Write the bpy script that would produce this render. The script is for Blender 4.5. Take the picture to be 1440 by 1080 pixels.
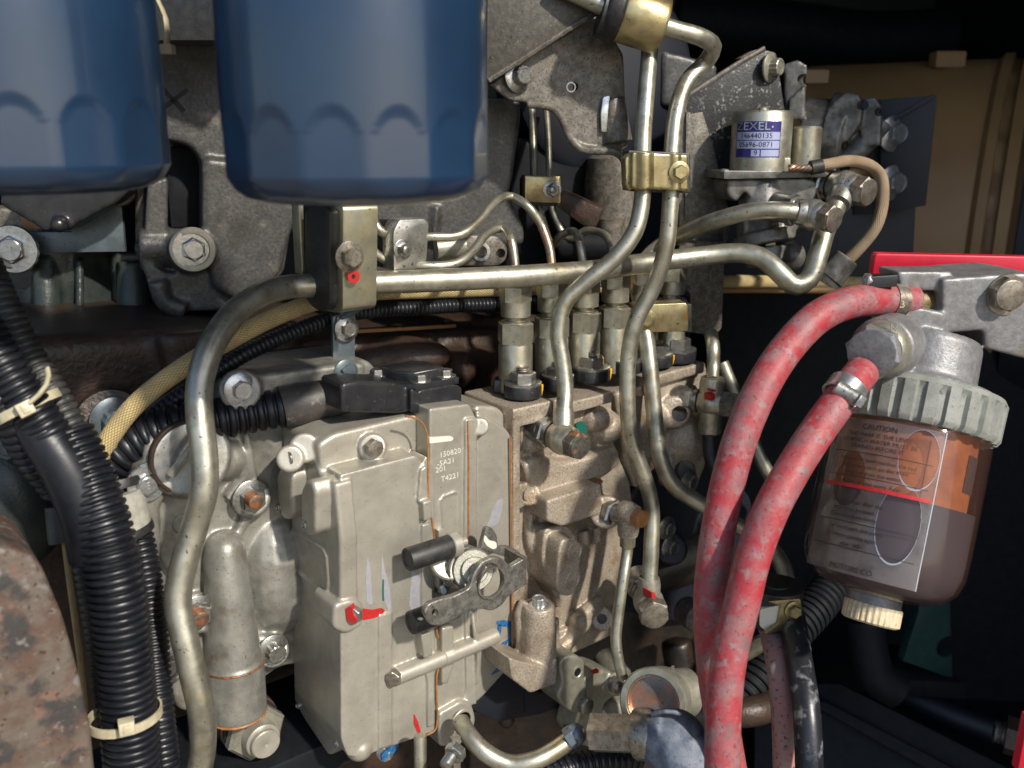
import bpy, bmesh, math, random
from mathutils import Vector, Matrix
random.seed(7)
R = math.radians
for o in list(bpy.data.objects): bpy.data.objects.remove(o)
scn = bpy.context.scene
COL = scn.collection
# ---------------- camera (all lengths below are written in centimetres and scaled by S when linked)
S = 0.01
CAM = Vector((0, 0, 140))
FPX = 1250.0
PITCH = R(15)
cd = bpy.data.cameras.new('camera'); cam = bpy.data.objects.new('camera', cd); COL.objects.link(cam)
cd.sensor_width = 36; cd.lens = 36*FPX/1440; cd.clip_start = 0.02; cd.clip_end = 200
cam.location = CAM*S; cam.rotation_euler = (R(90)-PITCH, 0, 0)
cd.dof.use_dof = True; cd.dof.focus_distance = 0.52; cd.dof.aperture_fstop = 9.0
scn.camera = cam
# ---------------- sky, sun, exposure
SUN_AZ, SUN_EL = R(139), R(38)      # azimuth clockwise from +Y
w = bpy.data.worlds.new('World'); scn.world = w; w.use_nodes = True
nt = w.node_tree; bg = nt.nodes['Background']
sky = nt.nodes.new('ShaderNodeTexSky'); sky.sky_type = 'NISHITA'; sky.sun_disc = False
sky.sun_elevation = SUN_EL; sky.sun_rotation = SUN_AZ; sky.ozone_density = 2.0
nt.links.new(sky.outputs[0], bg.inputs[0]); bg.inputs[1].default_value = 0.12
sd = bpy.data.lights.new('sun', 'SUN'); sd.energy = 3.7; sd.angle = R(2.5); sd.color = (1, .93, .82)
so = bpy.data.objects.new('sun', sd); COL.objects.link(so)
SUNV = Vector((math.sin(SUN_AZ)*math.cos(SUN_EL), math.cos(SUN_AZ)*math.cos(SUN_EL), math.sin(SUN_EL)))
so.rotation_euler = SUNV.to_track_quat('Z', 'Y').to_euler()
scn.view_settings.view_transform = 'Standard'; scn.view_settings.look = 'None'
scn.view_settings.exposure = 0.52; scn.view_settings.gamma = 1.0
scn.render.engine = 'CYCLES'
scn.cycles.max_bounces = 6; scn.cycles.transparent_max_bounces = 10

# ---------------- pixel to place
FWD = Vector((0, math.cos(PITCH), -math.sin(PITCH))); UPV = Vector((0, math.sin(PITCH), math.cos(PITCH))); RT = Vector((1, 0, 0))
Z = Vector((0, 0, 1))
def ray(x, y): return FWD + RT*((x-720)/FPX) - UPV*((y-540)/FPX)
def P(x, y, d): return CAM + ray(x, y)*d
def dep(p): return (p-CAM).dot(FWD)
def PR(px, p): return px*dep(p)/FPX          # radius in cm that spans px pixels at p
class Fr:
    def __init__(s, o, n, v=None):
        s.o = Vector(o); s.n = Vector(n).normalized()
        v = Vector(v) if v else Z
        s.v = (v - s.n*v.dot(s.n)).normalized(); s.u = s.v.cross(s.n)
    def q(s, x, y, h=0):
        r = ray(x, y); return CAM + r*(((s.o-CAM).dot(s.n)+h)/r.dot(s.n))
    def off(s, h): return Fr(s.o+s.n*h, s.n, s.v)
ANG = R(38)
U = Vector((math.cos(ANG), math.sin(ANG), 0)); N = Vector((math.sin(ANG), -math.cos(ANG), 0))
E = Fr(P(600, 800, 50), N)                      # the plane of the pump's and governor's front
def face(x, y, d, ang=0, tilt=0):
    a = R(ang); t = R(tilt); return Fr(P(x, y, d), Vector((math.sin(a)*math.cos(t), -math.cos(a)*math.cos(t), math.sin(t))))
def onz(x, y, z): r = ray(x, y); return CAM + r*((z-CAM.z)/r.z)
def toward(p, d, x):                            # step from p along d until it shows at pixel column x
    k = (x-720)/FPX; q = p-CAM
    return p + d*((k*q.dot(FWD)-q.dot(RT))/(d.dot(RT)-k*d.dot(FWD)))

# ---------------- mesh builder
def perp(a):
    a = a.normalized(); t = Z if abs(a.z) < .9 else Vector((1, 0, 0))
    x = t.cross(a).normalized(); return x, a.cross(x)
def rnd(pts, r, k=4):
    out = []; n = len(pts)
    for i in range(n):
        p = Vector(pts[i][:2]); a = Vector(pts[i-1][:2]); b = Vector(pts[(i+1) % n][:2])
        rr = pts[i][2] if len(pts[i]) > 2 else r
        if rr <= 0: out.append(tuple(p)); continue
        da = a-p; db = b-p
        rr = min(rr, da.length*.49, db.length*.49)
        p0 = p+da.normalized()*rr; p1 = p+db.normalized()*rr
        for j in range(k+1):
            t = j/k; out.append(tuple(p0*(1-t)**2 + p*2*t*(1-t) + p1*t*t))
    return out
def circ(x, y, rx, ry=None, n=20, a0=0, a1=360):
    ry = ry or rx; full = abs(a1-a0) >= 360
    return [(x+rx*math.cos(R(a0+(a1-a0)*i/(n if full else n-1))), y+ry*math.sin(R(a0+(a1-a0)*i/(n if full else n-1)))) for i in range(n)]
def smooth(pts, step):
    pts = [Vector(p) for p in pts]
    if len(pts) == 2: q = [pts[0], pts[1]]
    e = [pts[0]*2-pts[1]] + pts + [pts[-1]*2-pts[-2]]; out = []
    for i in range(1, len(e)-2):
        p0, p1, p2, p3 = e[i-1:i+3]
        t0 = 0; t1 = t0+max((p1-p0).length, 1e-4)**.5; t2 = t1+max((p2-p1).length, 1e-4)**.5; t3 = t2+max((p3-p2).length, 1e-4)**.5
        m = max(2, int((p2-p1).length/step*2))
        for j in range(m):
            t = t1+(t2-t1)*j/m
            a1 = p0*((t1-t)/(t1-t0))+p1*((t-t0)/(t1-t0)); a2 = p1*((t2-t)/(t2-t1))+p2*((t-t1)/(t2-t1)); a3 = p2*((t3-t)/(t3-t2))+p3*((t-t2)/(t3-t2))
            b1 = a1*((t2-t)/(t2-t0))+a2*((t-t0)/(t2-t0)); b2 = a2*((t3-t)/(t3-t1))+a3*((t-t1)/(t3-t1))
            out.append(b1*((t2-t)/(t2-t1))+b2*((t-t1)/(t2-t1)))
    out.append(pts[-1]); return out
def resample(poly, step):
    L = [0]
    for a, b in zip(poly, poly[1:]): L.append(L[-1]+(b-a).length)
    n = max(2, int(round(L[-1]/step))); out = []; j = 0
    for i in range(n+1):
        s = L[-1]*i/n
        while j < len(L)-2 and L[j+1] < s: j += 1
        d = L[j+1]-L[j]; t = (s-L[j])/d if d > 0 else 0
        out.append(poly[j].lerp(poly[j+1], t))
    return out, L[-1]
class M:
    def __init__(s): s.bm = bmesh.new(); s.uv = s.bm.loops.layers.uv.new('UVMap')
    def prism(s, fr, pts, h0, h1, bev=0, seg=2, hp=None, taper=1.0):
        """pts: pixel outline read on the plane h1 (or hp); extruded along the plane's normal from h0 to h1 (cm)"""
        hp = h1 if hp is None else hp
        f = [fr.q(p[0], p[1], hp)+fr.n*(h1-hp) for p in pts]
        return s.prismw(f, fr.n, h1-h0, bev, seg, taper)
    def prismw(s, f, n, L, bev=0, seg=2, taper=1.0):
        bm = s.bm; k = len(f); c = sum(f, Vector())/k
        a = [bm.verts.new(p) for p in f]; b = [bm.verts.new(c+(p-c)*taper-n*L) for p in f]
        fs = []
        fa = bm.faces.new(a); fb = bm.faces.new(b[::-1]); fs = [fa, fb]
        for i in range(k): fs.append(bm.faces.new((a[i-1], b[i-1], b[i], a[i])))
        bmesh.ops.recalc_face_normals(bm, faces=fs)
        if bev > 0:
            try: bmesh.ops.bevel(bm, geom=list(fa.edges), offset=bev, segments=seg, affect='EDGES', profile=.5, clamp_overlap=True)
            except Exception: pass
        return s
    def lathe(s, p, ax, prof, seg=28, cap=True, a0=0, a1=360, rf=None):
        bm = s.bm; p = Vector(p); ax = Vector(ax).normalized(); x, y = perp(ax); full = abs(a1-a0) >= 360
        n = seg if full else seg+1; rings = []
        for (r, t) in prof:
            ring = []
            for i in range(n):
                a = R(a0+(a1-a0)*i/seg); rr = r*(rf(a, t) if rf else 1)
                ring.append(bm.verts.new(p+ax*t+(x*math.cos(a)+y*math.sin(a))*max(rr, 1e-4)))
            rings.append(ring)
        fs = []; dist = [0]
        for i in range(1, len(prof)): dist.append(dist[-1]+math.hypot(prof[i][0]-prof[i-1][0], prof[i][1]-prof[i-1][1]))
        for i in range(len(rings)-1):
            for j in range(n if full else n-1):
                j2 = (j+1) % n
                f = bm.faces.new((rings[i][j], rings[i][j2], rings[i+1][j2], rings[i+1][j])); fs.append(f)
                for lp, uu, vv in zip(f.loops, (dist[i], dist[i], dist[i+1], dist[i+1]), (j, j+1, j+1, j)): lp[s.uv].uv = (uu, vv/seg)
        if cap and full:
            if prof[0][0] > 1e-3: fs.append(bm.faces.new(rings[0][::-1]))
            if prof[-1][0] > 1e-3: fs.append(bm.faces.new(rings[-1]))
        bmesh.ops.recalc_face_normals(bm, faces=fs)
        return s
    def cyl(s, a, b, r, r2=None, seg=28, bev=0):
        a = Vector(a); b = Vector(b); L = (b-a).length; r2 = r if r2 is None else r2
        pr = [(r, 0), (r2, L)] if bev <= 0 else [(r-bev, 0), (r, bev), (r2, L-bev), (r2-bev, L)]
        return s.lathe(a, b-a, pr, seg)
    def ngon(s, p, ax, r, h, n=6, rot=0, ch=.12):
        bm = s.bm; ax = Vector(ax).normalized(); x, y = perp(ax); p = Vector(p); rs = []
        for rr, t in ((r, 0), (r, h-ch*r), (r*(1-ch), h)):
            rs.append([bm.verts.new(p+ax*t+(x*math.cos(R(rot+360*i/n))+y*math.sin(R(rot+360*i/n)))*rr) for i in range(n)])
        fs = [bm.faces.new(rs[0][::-1]), bm.faces.new(rs[-1])]
        for k in range(2):
            for i in range(n): fs.append(bm.faces.new((rs[k][i], rs[k][(i+1) % n], rs[k+1][(i+1) % n], rs[k+1][i])))
        bmesh.ops.recalc_face_normals(bm, faces=fs); return s
    def ball(s, p, r, seg=20, sc=None, axes=None):
        k = seg//2; sc = sc or (1, 1, 1); ax = axes or (Vector((1, 0, 0)), Vector((0, 1, 0)), Z); p = Vector(p); bm = s.bm
        def V(x, y, z): return bm.verts.new(p+ax[0]*(x*r*sc[0])+ax[1]*(y*r*sc[1])+ax[2]*(z*r*sc[2]))
        b0 = V(0, 0, -1); b1 = V(0, 0, 1)
        rg = [[V(math.sin(math.pi*i/k)*math.cos(2*math.pi*j/seg), math.sin(math.pi*i/k)*math.sin(2*math.pi*j/seg), -math.cos(math.pi*i/k)) for j in range(seg)] for i in range(1, k)]
        fs = []
        for j in range(seg):
            j2 = (j+1) % seg; fs.append(bm.faces.new((b0, rg[0][j2], rg[0][j]))); fs.append(bm.faces.new((b1, rg[-1][j], rg[-1][j2])))
            for i in range(len(rg)-1): fs.append(bm.faces.new((rg[i][j], rg[i][j2], rg[i+1][j2], rg[i+1][j])))
        bmesh.ops.recalc_face_normals(bm, faces=fs)
        return s
    def box(s, c, ex, ey, ez, bev=0):
        c = Vector(c); f = [c+ex*i+ey*j+ez for i, j in ((-1, -1), (1, -1), (1, 1), (-1, 1))]
        return s.prismw(f, ez.normalized(), ez.length*2, bev)
    def tube(s, pts, r, seg=16, step=.4, prof=None, pitch=.5, flat=1.0, cap=True, raw=False, r2=None, jit=0):
        """pts: points in space; r radius in cm; prof: list of (phase, factor) repeated each pitch"""
        poly = [Vector(p) for p in pts] if raw else smooth(pts, step)
        fine, L = resample(poly, min(step, .3)); bm = s.bm
        if prof:
            n = int(L/pitch); st = []
            for i in range(n): st += [((i+ph)*L/n, f) for ph, f in prof]
            st.append((L, prof[0][1]))
        else:
            n = max(2, int(L/step)); st = [(L*i/n, 1) for i in range(n+1)]
        fl = L/(len(fine)-1); prev = None; rings = []
        for sp, f in st:
            k = min(int(sp/fl), len(fine)-2); t = sp/fl-k; p = fine[k].lerp(fine[k+1], t)
            a = fine[max(k-1, 0)]; b = fine[min(k+2, len(fine)-1)]; tg = (b-a).normalized()
            if prev is None: x, y = perp(tg)
            else: x = (prev-tg*prev.dot(tg)).normalized(); y = tg.cross(x)
            prev = x; rr = (r+(r2-r)*sp/L if r2 is not None else r)*f*(1+jit*(random.random()-.5))
            rings.append(([bm.verts.new(p+x*math.cos(2*math.pi*i/seg)*rr+y*math.sin(2*math.pi*i/seg)*rr*flat) for i in range(seg)], sp))
        fs = []
        for (A, sa), (B, sb) in zip(rings, rings[1:]):
            for i in range(seg):
                f = bm.faces.new((A[i], A[(i+1) % seg], B[(i+1) % seg], B[i])); fs.append(f)
                for lp, uu, vv in zip(f.loops, (sa, sa, sb, sb), (i, i+1, i+1, i)): lp[s.uv].uv = (uu, vv/seg)
        if cap: fs.append(bm.faces.new(rings[0][0][::-1])); fs.append(bm.faces.new(rings[-1][0]))
        bmesh.ops.recalc_face_normals(bm, faces=fs); return s
    def torus(s, p, ax, r, r2, seg=28, k=10):
        return s.lathe(p, ax, [(r+r2*math.cos(2*math.pi*i/k), r2*math.sin(2*math.pi*i/k)) for i in range(k+1)], seg, cap=False)
    def ring(s, p, ax, ro, ri, h, seg=32, ch=.0):
        return s.lathe(p, ax, [(ri, 0), (ro, 0), (ro, h-ch), (ro-ch, h), (ri+ch, h), (ri, h-ch), (ri, 0)], seg, cap=False)
    def text(s, body, fr_p, u, v, n, size, ext=.02, bend=None, align='CENTER', font_sx=1.0):
        c = bpy.data.curves.new('t', 'FONT'); c.body = body; c.size = size; c.extrude = ext; c.align_x = align; c.align_y = 'CENTER'; c.resolution_u = 2
        o = bpy.data.objects.new('t', c); COL.objects.link(o); dg = bpy.context.evaluated_depsgraph_get()
        me = bpy.data.meshes.new_from_object(o.evaluated_get(dg)); old = set(s.bm.verts); s.bm.from_mesh(me)
        for vt in [v for v in s.bm.verts if v not in old]:
            q = vt.co.copy(); q.x *= font_sx
            vt.co = bend(q) if bend else Vector(fr_p)+u*q.x+v*q.y+n*q.z
        bpy.data.objects.remove(o); bpy.data.curves.remove(c); bpy.data.meshes.remove(me); return s

def _link(name, me, loc, parent):
    o = bpy.data.objects.new(name, me); COL.objects.link(o)
    if parent is not None:
        o.parent = parent; o.location = loc*S - wloc(parent)
    else: o.location = loc*S
    return o
def wloc(o):
    v = o.location.copy()
    while o.parent: o = o.parent; v = v+o.location
    return v
def obj(name, m, mt, parent=None, ang=38, flat=False):
    bm = m.bm; me = bpy.data.meshes.new(name)
    co = [v.co for v in bm.verts]
    c = Vector((sum(v.x for v in co)/len(co), sum(v.y for v in co)/len(co), min(v.z for v in co) if parent is None else sum(v.z for v in co)/len(co)))
    for v in bm.verts: v.co = (v.co-c)*S
    bm.to_mesh(me); bm.free(); me.materials.append(mt)
    if not flat:
        me.shade_smooth(); me.set_sharp_from_angle(angle=R(ang))
    return _link(name, me, c, parent)
def cast(name, m, mt, parent=None, vox=.12, it=3, cut=None, fac=.5, post=0):
    o = obj(name, m, mt, parent); o2 = o
    md = o.modifiers.new('r', 'REMESH'); md.mode = 'VOXEL'; md.voxel_size = vox*S; md.use_smooth_shade = True
    if it: sm = o.modifiers.new('s', 'SMOOTH'); sm.iterations = it; sm.factor = fac
    dg = bpy.context.evaluated_depsgraph_get()
    if cut:
        me = bpy.data.meshes.new_from_object(o.evaluated_get(dg)); o.modifiers.clear(); o.data = me
        k = obj('cutter', cut, mt, parent); b = o.modifiers.new('b', 'BOOLEAN'); b.operation = 'DIFFERENCE'; b.object = k; b.solver = 'EXACT'
        if post: sm = o.modifiers.new('s', 'SMOOTH'); sm.iterations = post; sm.factor = .5
        dg = bpy.context.evaluated_depsgraph_get(); dg.update()
        me = bpy.data.meshes.new_from_object(o.evaluated_get(dg)); o.modifiers.clear(); o.data = me
        bpy.data.objects.remove(k)
    else:
        me = bpy.data.meshes.new_from_object(o.evaluated_get(dg)); o.modifiers.clear(); o.data = me
    me.name = name; me.shade_smooth()
    if cut: me.set_sharp_from_angle(angle=R(40))
    return o
def tag(o, label, cat=None, group=None, kind=None):
    if label: o['label'] = label
    if cat: o['category'] = cat
    if group: o['group'] = group
    if kind: o['kind'] = kind
    return o
def thing(name, loc, label, cat, group=None):
    o = bpy.data.objects.new(name, None); COL.objects.link(o); o.location = Vector(loc)*S; o.empty_display_size = .02
    return tag(o, label, cat, group)

# ---------------- materials
def mk(name, col, col2=None, nz=(1.2, .35, .65), metal=0.0, rough=.5, r2=None, spots=(), bump=(), coat=0, alpha=1, trans=0, uvfx=None, spec=.5, grime=0, gcol=(.055, .042, .03)):
    m = bpy.data.materials.new(name); m.use_nodes = True; t = m.node_tree; L = t.links.new; N_ = t.nodes.new
    b = t.nodes['Principled BSDF']; tc = N_('ShaderNodeTexCoord'); mp = N_('ShaderNodeMapping'); mp.inputs['Scale'].default_value = (100, 100, 100)
    L(tc.outputs['Object'], mp.inputs[0]); vec = mp.outputs[0]
    def noise(sc, det=4, ro=.55):
        n = N_('ShaderNodeTexNoise'); n.inputs['Scale'].default_value = sc; n.inputs['Detail'].default_value = det; n.inputs['Roughness'].default_value = ro
        L(vec, n.inputs['Vector']); return n.outputs['Fac']
    def rng(f, lo, hi, a=0, c=1):
        r = N_('ShaderNodeMapRange'); r.inputs[1].default_value = lo; r.inputs[2].default_value = hi; r.inputs[3].default_value = a; r.inputs[4].default_value = c
        L(f, r.inputs[0]); return r.outputs[0]
    def mix(f, a, c):
        x = N_('ShaderNodeMix'); x.data_type = 'RGBA'; L(f, x.inputs[0])
        for v, i in ((a, 6), (c, 7)):
            if isinstance(v, tuple): x.inputs[i].default_value = (*v, 1)
            else: L(v, x.inputs[i])
        return x.outputs[2]
    c = None
    if col2: f = noise(nz[0], 5); c = mix(rng(f, nz[1], nz[2]), col, col2)
    rf = None
    for sp in spots:
        sc, lo, hi, cc = sp[:4]; f = rng(noise(sc, sp[4] if len(sp) > 4 else 3), lo, hi); c = mix(f, c if c else col, cc); rf = f
    if grime:
        f = N_('ShaderNodeMath'); f.operation = 'MULTIPLY'; L(rng(noise(.55, 9, .62), .46, .66), f.inputs[0]); f.inputs[1].default_value = grime; c = mix(f.outputs[0], c if c else col, gcol)
    hs = None
    if uvfx == 'braid':
        uv = N_('ShaderNodeUVMap'); uv.uv_map = 'UVMap'; sx = N_('ShaderNodeSeparateXYZ'); L(uv.outputs[0], sx.inputs[0])
        def ma(op, a, b_=None):
            x = N_('ShaderNodeMath'); x.operation = op
            for i, v in enumerate((a, b_)):
                if v is None: continue
                if isinstance(v, (int, float)): x.inputs[i].default_value = v
                else: L(v, x.inputs[i])
            return x.outputs[0]
        s1 = ma('SINE', ma('MULTIPLY', sx.outputs[1], 2*math.pi*26)); 
        sg = ma('MULTIPLY', ma('SIGN', s1), 1.3)
        da = ma('SINE', ma('ADD', ma('MULTIPLY', sx.outputs[0], math.pi*3.2), ma('MULTIPLY', sx.outputs[1], math.pi*20))); db = ma('SINE', ma('SUBTRACT', ma('MULTIPLY', sx.outputs[0], math.pi*4), ma('MULTIPLY', sx.outputs[1], math.pi*20)))
        hs = ma('POWER', ma('ABSOLUTE', ma('MULTIPLY', da, db)), .6)
        c = mix(rng(hs, .05, .5), tuple(v*.28 for v in col), c if c else col)
    if c is not None: L(c, b.inputs['Base Color'])
    else: b.inputs['Base Color'].default_value = (*col, 1)
    b.inputs['Metallic'].default_value = metal; b.inputs['Roughness'].default_value = rough
    if r2 is not None: L(rng(noise(2.3, 5), .35, .65, rough, r2), b.inputs['Roughness'])
    b.inputs['Coat Weight'].default_value = coat; b.inputs['Coat Roughness'].default_value = .08
    b.inputs['Alpha'].default_value = alpha; b.inputs['Transmission Weight'].default_value = trans
    b.inputs['Specular IOR Level'].default_value = spec
    nrm = None
    for sc, st, *dd in bump:
        bp = N_('ShaderNodeBump'); bp.inputs['Strength'].default_value = st; bp.inputs['Distance'].default_value = (dd[0] if dd else .03)*S
        L(noise(sc, 3), bp.inputs['Height'])
        if nrm: L(nrm, bp.inputs['Normal'])
        nrm = bp.outputs[0]
    if hs is not None:
        bp = N_('ShaderNodeBump'); bp.inputs['Strength'].default_value = .9; bp.inputs['Distance'].default_value = .05*S; L(hs, bp.inputs['Height']); nrm = bp.outputs[0]
    if nrm: L(nrm, b.inputs['Normal'])
    return m
W = {}
W['alu'] = mk('cast_aluminium', (.43, .405, .34), (.375, .35, .295), grime=.22, gcol=(.20, .175, .13), metal=.5, rough=.36, r2=.46, spots=((9, .66, .72, (.16, .14, .12)), (.5, .6, .8, (.42, .40, .36))), bump=((14, .25),))
W['alud'] = mk('gear_case_aluminium', (.33, .32, .28), (.23, .23, .205), grime=.5, gcol=(.10, .085, .06), metal=.5, rough=.36, r2=.48, spots=((.8, .58, .75, (.17, .14, .10)), (10, .64, .7, (.08, .08, .08))), bump=((10, .35),))
W['sand'] = mk('sand_cast_body', (.46, .395, .315), (.31, .26, .20), grime=.5, gcol=(.16, .115, .075), nz=(9, .38, .62), metal=.35, rough=.42, spots=((11, .60, .68, (.12, .09, .07)), (.7, .6, .75, (.30, .19, .10))), bump=((7, .7, .05), (14, .4)))
W['greyc'] = mk('grey_cast_iron', (.10, .097, .092), (.055, .055, .053), nz=(5, .35, .65), metal=.3, rough=.40, grime=.75, gcol=(.035, .033, .03), spots=((9, .64, .7, (.03, .03, .03)), (.8, .6, .8, (.22, .19, .15))), bump=((6, .5, .04), (14, .3)))
W['greyp'] = mk('weathered_grey_bracket', (.18, .165, .14), (.085, .073, .056), nz=(2.2, .35, .65), metal=.3, rough=.48, spots=((8, .56, .62, (.06, .055, .05)), (.9, .6, .8, (.20, .14, .10))), bump=((6, .5, .04),))
W['speck'] = mk('speckled_black_bracket', (.016, .016, .016), (.035, .035, .035), nz=(1.5, .4, .7), metal=.1, rough=.5, spots=((5, .55, .59, (.20, .20, .195), 8), (1.2, .45, .55, (.02, .02, .02), 4)), bump=((6, .6, .04),))
W['green'] = mk('dark_green_paint', (.020, .028, .025), (.035, .042, .038), metal=.0, rough=.35, spots=((1, .62, .8, (.06, .05, .04)),), bump=((7, .6, .04),))
W['brown'] = mk('oily_brown_block', (.028, .019, .014), (.055, .030, .020), nz=(.8, .35, .7), metal=.1, rough=.45, spots=((3, .6, .7, (.02, .012, .01)),), bump=((3, .7, .08),))
W['black'] = mk('black_paint_and_shade', (.005, .006, .008), (.010, .011, .014), rough=.65, spec=.2, bump=((2, .4),))  # near black; also paints shade in recesses, holes and on the far loom
W['dark'] = mk('oily_dark_casting', (.012, .010, .009), (.028, .018, .012), nz=(1, .4, .65), rough=.4, bump=((3, .6, .06),))
W['navy'] = mk('navy_paint_and_haze', (.007, .009, .017), (.004, .006, .011), nz=(.15, .35, .7), rough=.55, bump=((1, .3),))  # dark blue also carries the flare haze on the compartment walls
W['blue'] = mk('blue_filter_paint', (.013, .034, .074), (.010, .026, .058), nz=(.25, .35, .65), metal=.0, rough=.28, coat=.4, spots=((9, .78, .8, (.12, .16, .22)),), bump=((25, .03),))
W['pipe'] = mk('zinc_plated_pipe', (.50, .48, .39), (.35, .335, .265), nz=(1.1, .35, .7), metal=.85, grime=.38, gcol=(.14, .12, .08), rough=.34, r2=.45, spots=((5, .66, .70, (.07, .06, .045)), (.6, .60, .8, (.45, .36, .17))), bump=((9, .2),))
W['pipeg'] = mk('grey_zinc_pipe', (.48, .475, .44), (.28, .275, .25), nz=(1.1, .35, .7), metal=.85, grime=.4, gcol=(.12, .11, .09), rough=.34, r2=.45, spots=((6, .62, .67, (.05, .05, .05)), (.8, .62, .75, (.20, .20, .20))), bump=((8, .25),))
W['gold'] = mk('yellow_chromate', (.50, .42, .22), (.34, .30, .18), grime=.5, gcol=(.16, .09, .03), nz=(1.0, .35, .7), metal=.85, rough=.34, spots=((6, .66, .7, (.08, .05, .03)), (.9, .62, .7, (.45, .24, .06))), bump=((9, .2),))
W['golds'] = mk('chromate_pale_strap', (.46, .43, .28), (.33, .33, .27), grime=.35, gcol=(.16, .12, .06), nz=(.8, .35, .65), metal=.8, rough=.38, spots=((6, .68, .7, (.08, .06, .04)),), bump=((9, .2),))
W['steel'] = mk('bolt_steel', (.42, .42, .40), (.22, .21, .19), nz=(3, .35, .7), metal=.9, rough=.32, spots=((8, .66, .7, (.08, .06, .05)),), bump=((9, .25),))
W['bolt'] = mk('dull_bolt_steel', (.34, .31, .26), (.18, .15, .12), nz=(3, .35, .7), metal=.75, rough=.4, spots=((7, .62, .68, (.08, .05, .035)),), bump=((9, .3),))
W['bsteel'] = mk('bright_bolt_steel', (.62, .63, .63), (.40, .42, .43), nz=(3, .35, .7), metal=.85, rough=.28, spots=((8, .66, .7, (.08, .08, .08)),), bump=((9, .25),))
W['rustb'] = mk('rusty_bolt', (.30, .12, .05), (.10, .07, .05), nz=(3, .4, .6), metal=.5, rough=.5, bump=((9, .5),))
W['copper'] = mk('heat_tinted_line', (.52, .27, .17), (.33, .29, .24), nz=(1.5, .4, .6), metal=.85, rough=.36, spots=((7, .64, .68, (.05, .04, .03)),))
W['rub'] = mk('black_rubber', (.012, .012, .012), (.03, .028, .025), nz=(2, .4, .7), rough=.5, spots=((6, .66, .75, (.10, .09, .08)),), bump=((6, .5),))
W['plas'] = mk('black_loom_plastic', (.006, .007, .010), (.011, .012, .016), rough=.32, r2=.45, spec=.42, spots=((7, .72, .78, (.07, .07, .07)),), bump=((8, .15),))
W['plasd'] = mk('dusty_loom_plastic', (.045, .045, .043), (.020, .020, .020), rough=.5, spots=((4, .6, .75, (.09, .085, .08)),), bump=((6, .3),))
W['conn'] = mk('black_connector_plastic', (.012, .013, .016), (.022, .022, .024), rough=.3, spots=((5, .64, .75, (.07, .06, .05)),), bump=((12, .25),))
W['boot'] = mk('brown_black_boot', (.035, .032, .030), (.055, .048, .043), rough=.5, spots=((3, .62, .72, (.14, .12, .11)),), bump=((6, .4),))
W['red'] = mk('dusty_red_hose', (.33, .026, .036), (.30, .080, .088), nz=(1.1, .40, .62), rough=.55, spots=((.8, .50, .68, (.26, .115, .12), 7), (1.9, .53, .70, (.25, .165, .165), 9), (6, .58, .68, (.10, .04, .04), 6), (.6, .56, .70, (.14, .10, .10), 9)), bump=((4, .6, .03), (12, .4)))
W['redf'] = mk('faded_red_hose', (.38, .17, .16), (.28, .20, .19), nz=(1, .4, .6), rough=.6, spots=((4, .58, .66, (.08, .05, .05), 5),), bump=((4, .5),))
W['blkh'] = mk('dusty_black_hose', (.012, .014, .018), (.02, .02, .025), rough=.35, spots=((1.6, .55, .68, (.17, .17, .18), 6),), bump=((4, .3),))
W['redp'] = mk('red_painted_plate', (.58, .012, .035), (.50, .010, .03), rough=.35, spots=((4, .72, .76, (.6, .25, .25)),), bump=((5, .1),))
W['rp'] = mk('red_paint_mark', (.46, .014, .014), (.30, .02, .018), nz=(5, .42, .62), rough=.4)
W['bp'] = mk('blue_marker', (.01, .07, .20), (.03, .14, .28), nz=(4, .4, .6), rough=.4)
W['gp'] = mk('green_marker', (.01, .10, .08), rough=.4)
W['wp'] = mk('white_paint_mark', (.60, .58, .50), rough=.5)
W['tape'] = mk('masking_tape', (.34, .33, .28), (.27, .26, .22), nz=(3, .4, .6), rough=.7, bump=((9, .4),))
W['mott'] = mk('mottled_olive_plate', (.060, .055, .045), (.10, .09, .07), nz=(3, .4, .65), metal=.2, rough=.5, spots=((8, .62, .7, (.17, .155, .13)), (5, .64, .7, (.02, .02, .018))), bump=((6, .4),))
W['yp'] = mk('yellow_paint_mark', (.75, .38, .01), rough=.35)
W['lav'] = mk('lavender_patch', (.29, .29, .35), (.35, .34, .33), nz=(4, .4, .6), metal=.2, rough=.5)
W['kp'] = mk('black_marker', (.004, .004, .004), rough=.5)
W['seam'] = mk('orange_gasket', (.36, .16, .045), (.24, .10, .04), nz=(2, .4, .6), rough=.45)
W['daly'] = mk('dirty_valve_casting', (.20, .195, .18), (.12, .118, .11), nz=(1.5, .4, .62), metal=.4, rough=.42, grime=.8, gcol=(.04, .032, .025), spots=((8, .62, .7, (.05, .045, .04)),), bump=((8, .4),))
W['filt'] = mk('blasted_filter_head', (.25, .25, .255), (.17, .17, .175), grime=.5, gcol=(.10, .09, .08), nz=(3, .35, .65), metal=.3, rough=.45, spots=((9, .56, .72, (.16, .16, .16), 6), (1.2, .62, .75, (.24, .20, .15))), bump=((8, .45, .04),))
W['capg'] = mk('grey_green_plastic_cap', (.25, .255, .23), (.18, .185, .165), nz=(1.2, .35, .65), rough=.55, spots=((9, .64, .7, (.08, .08, .075)), (1.6, .66, .72, (.06, .06, .06))), bump=((9, .4),))
W['cream'] = mk('cream_plastic', (.58, .50, .34), (.44, .36, .20), nz=(3, .4, .7), rough=.45, spots=((9, .64, .7, (.22, .13, .05)),), bump=((9, .3),))
W['tie'] = mk('pale_nylon_tie', (.50, .45, .31), (.38, .33, .22), nz=(2, .4, .7), rough=.4, bump=((9, .2),))
W['bowl'] = mk('clear_tinted_bowl', (.095, .048, .036), rough=.10, alpha=.30, coat=.5)
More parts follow.
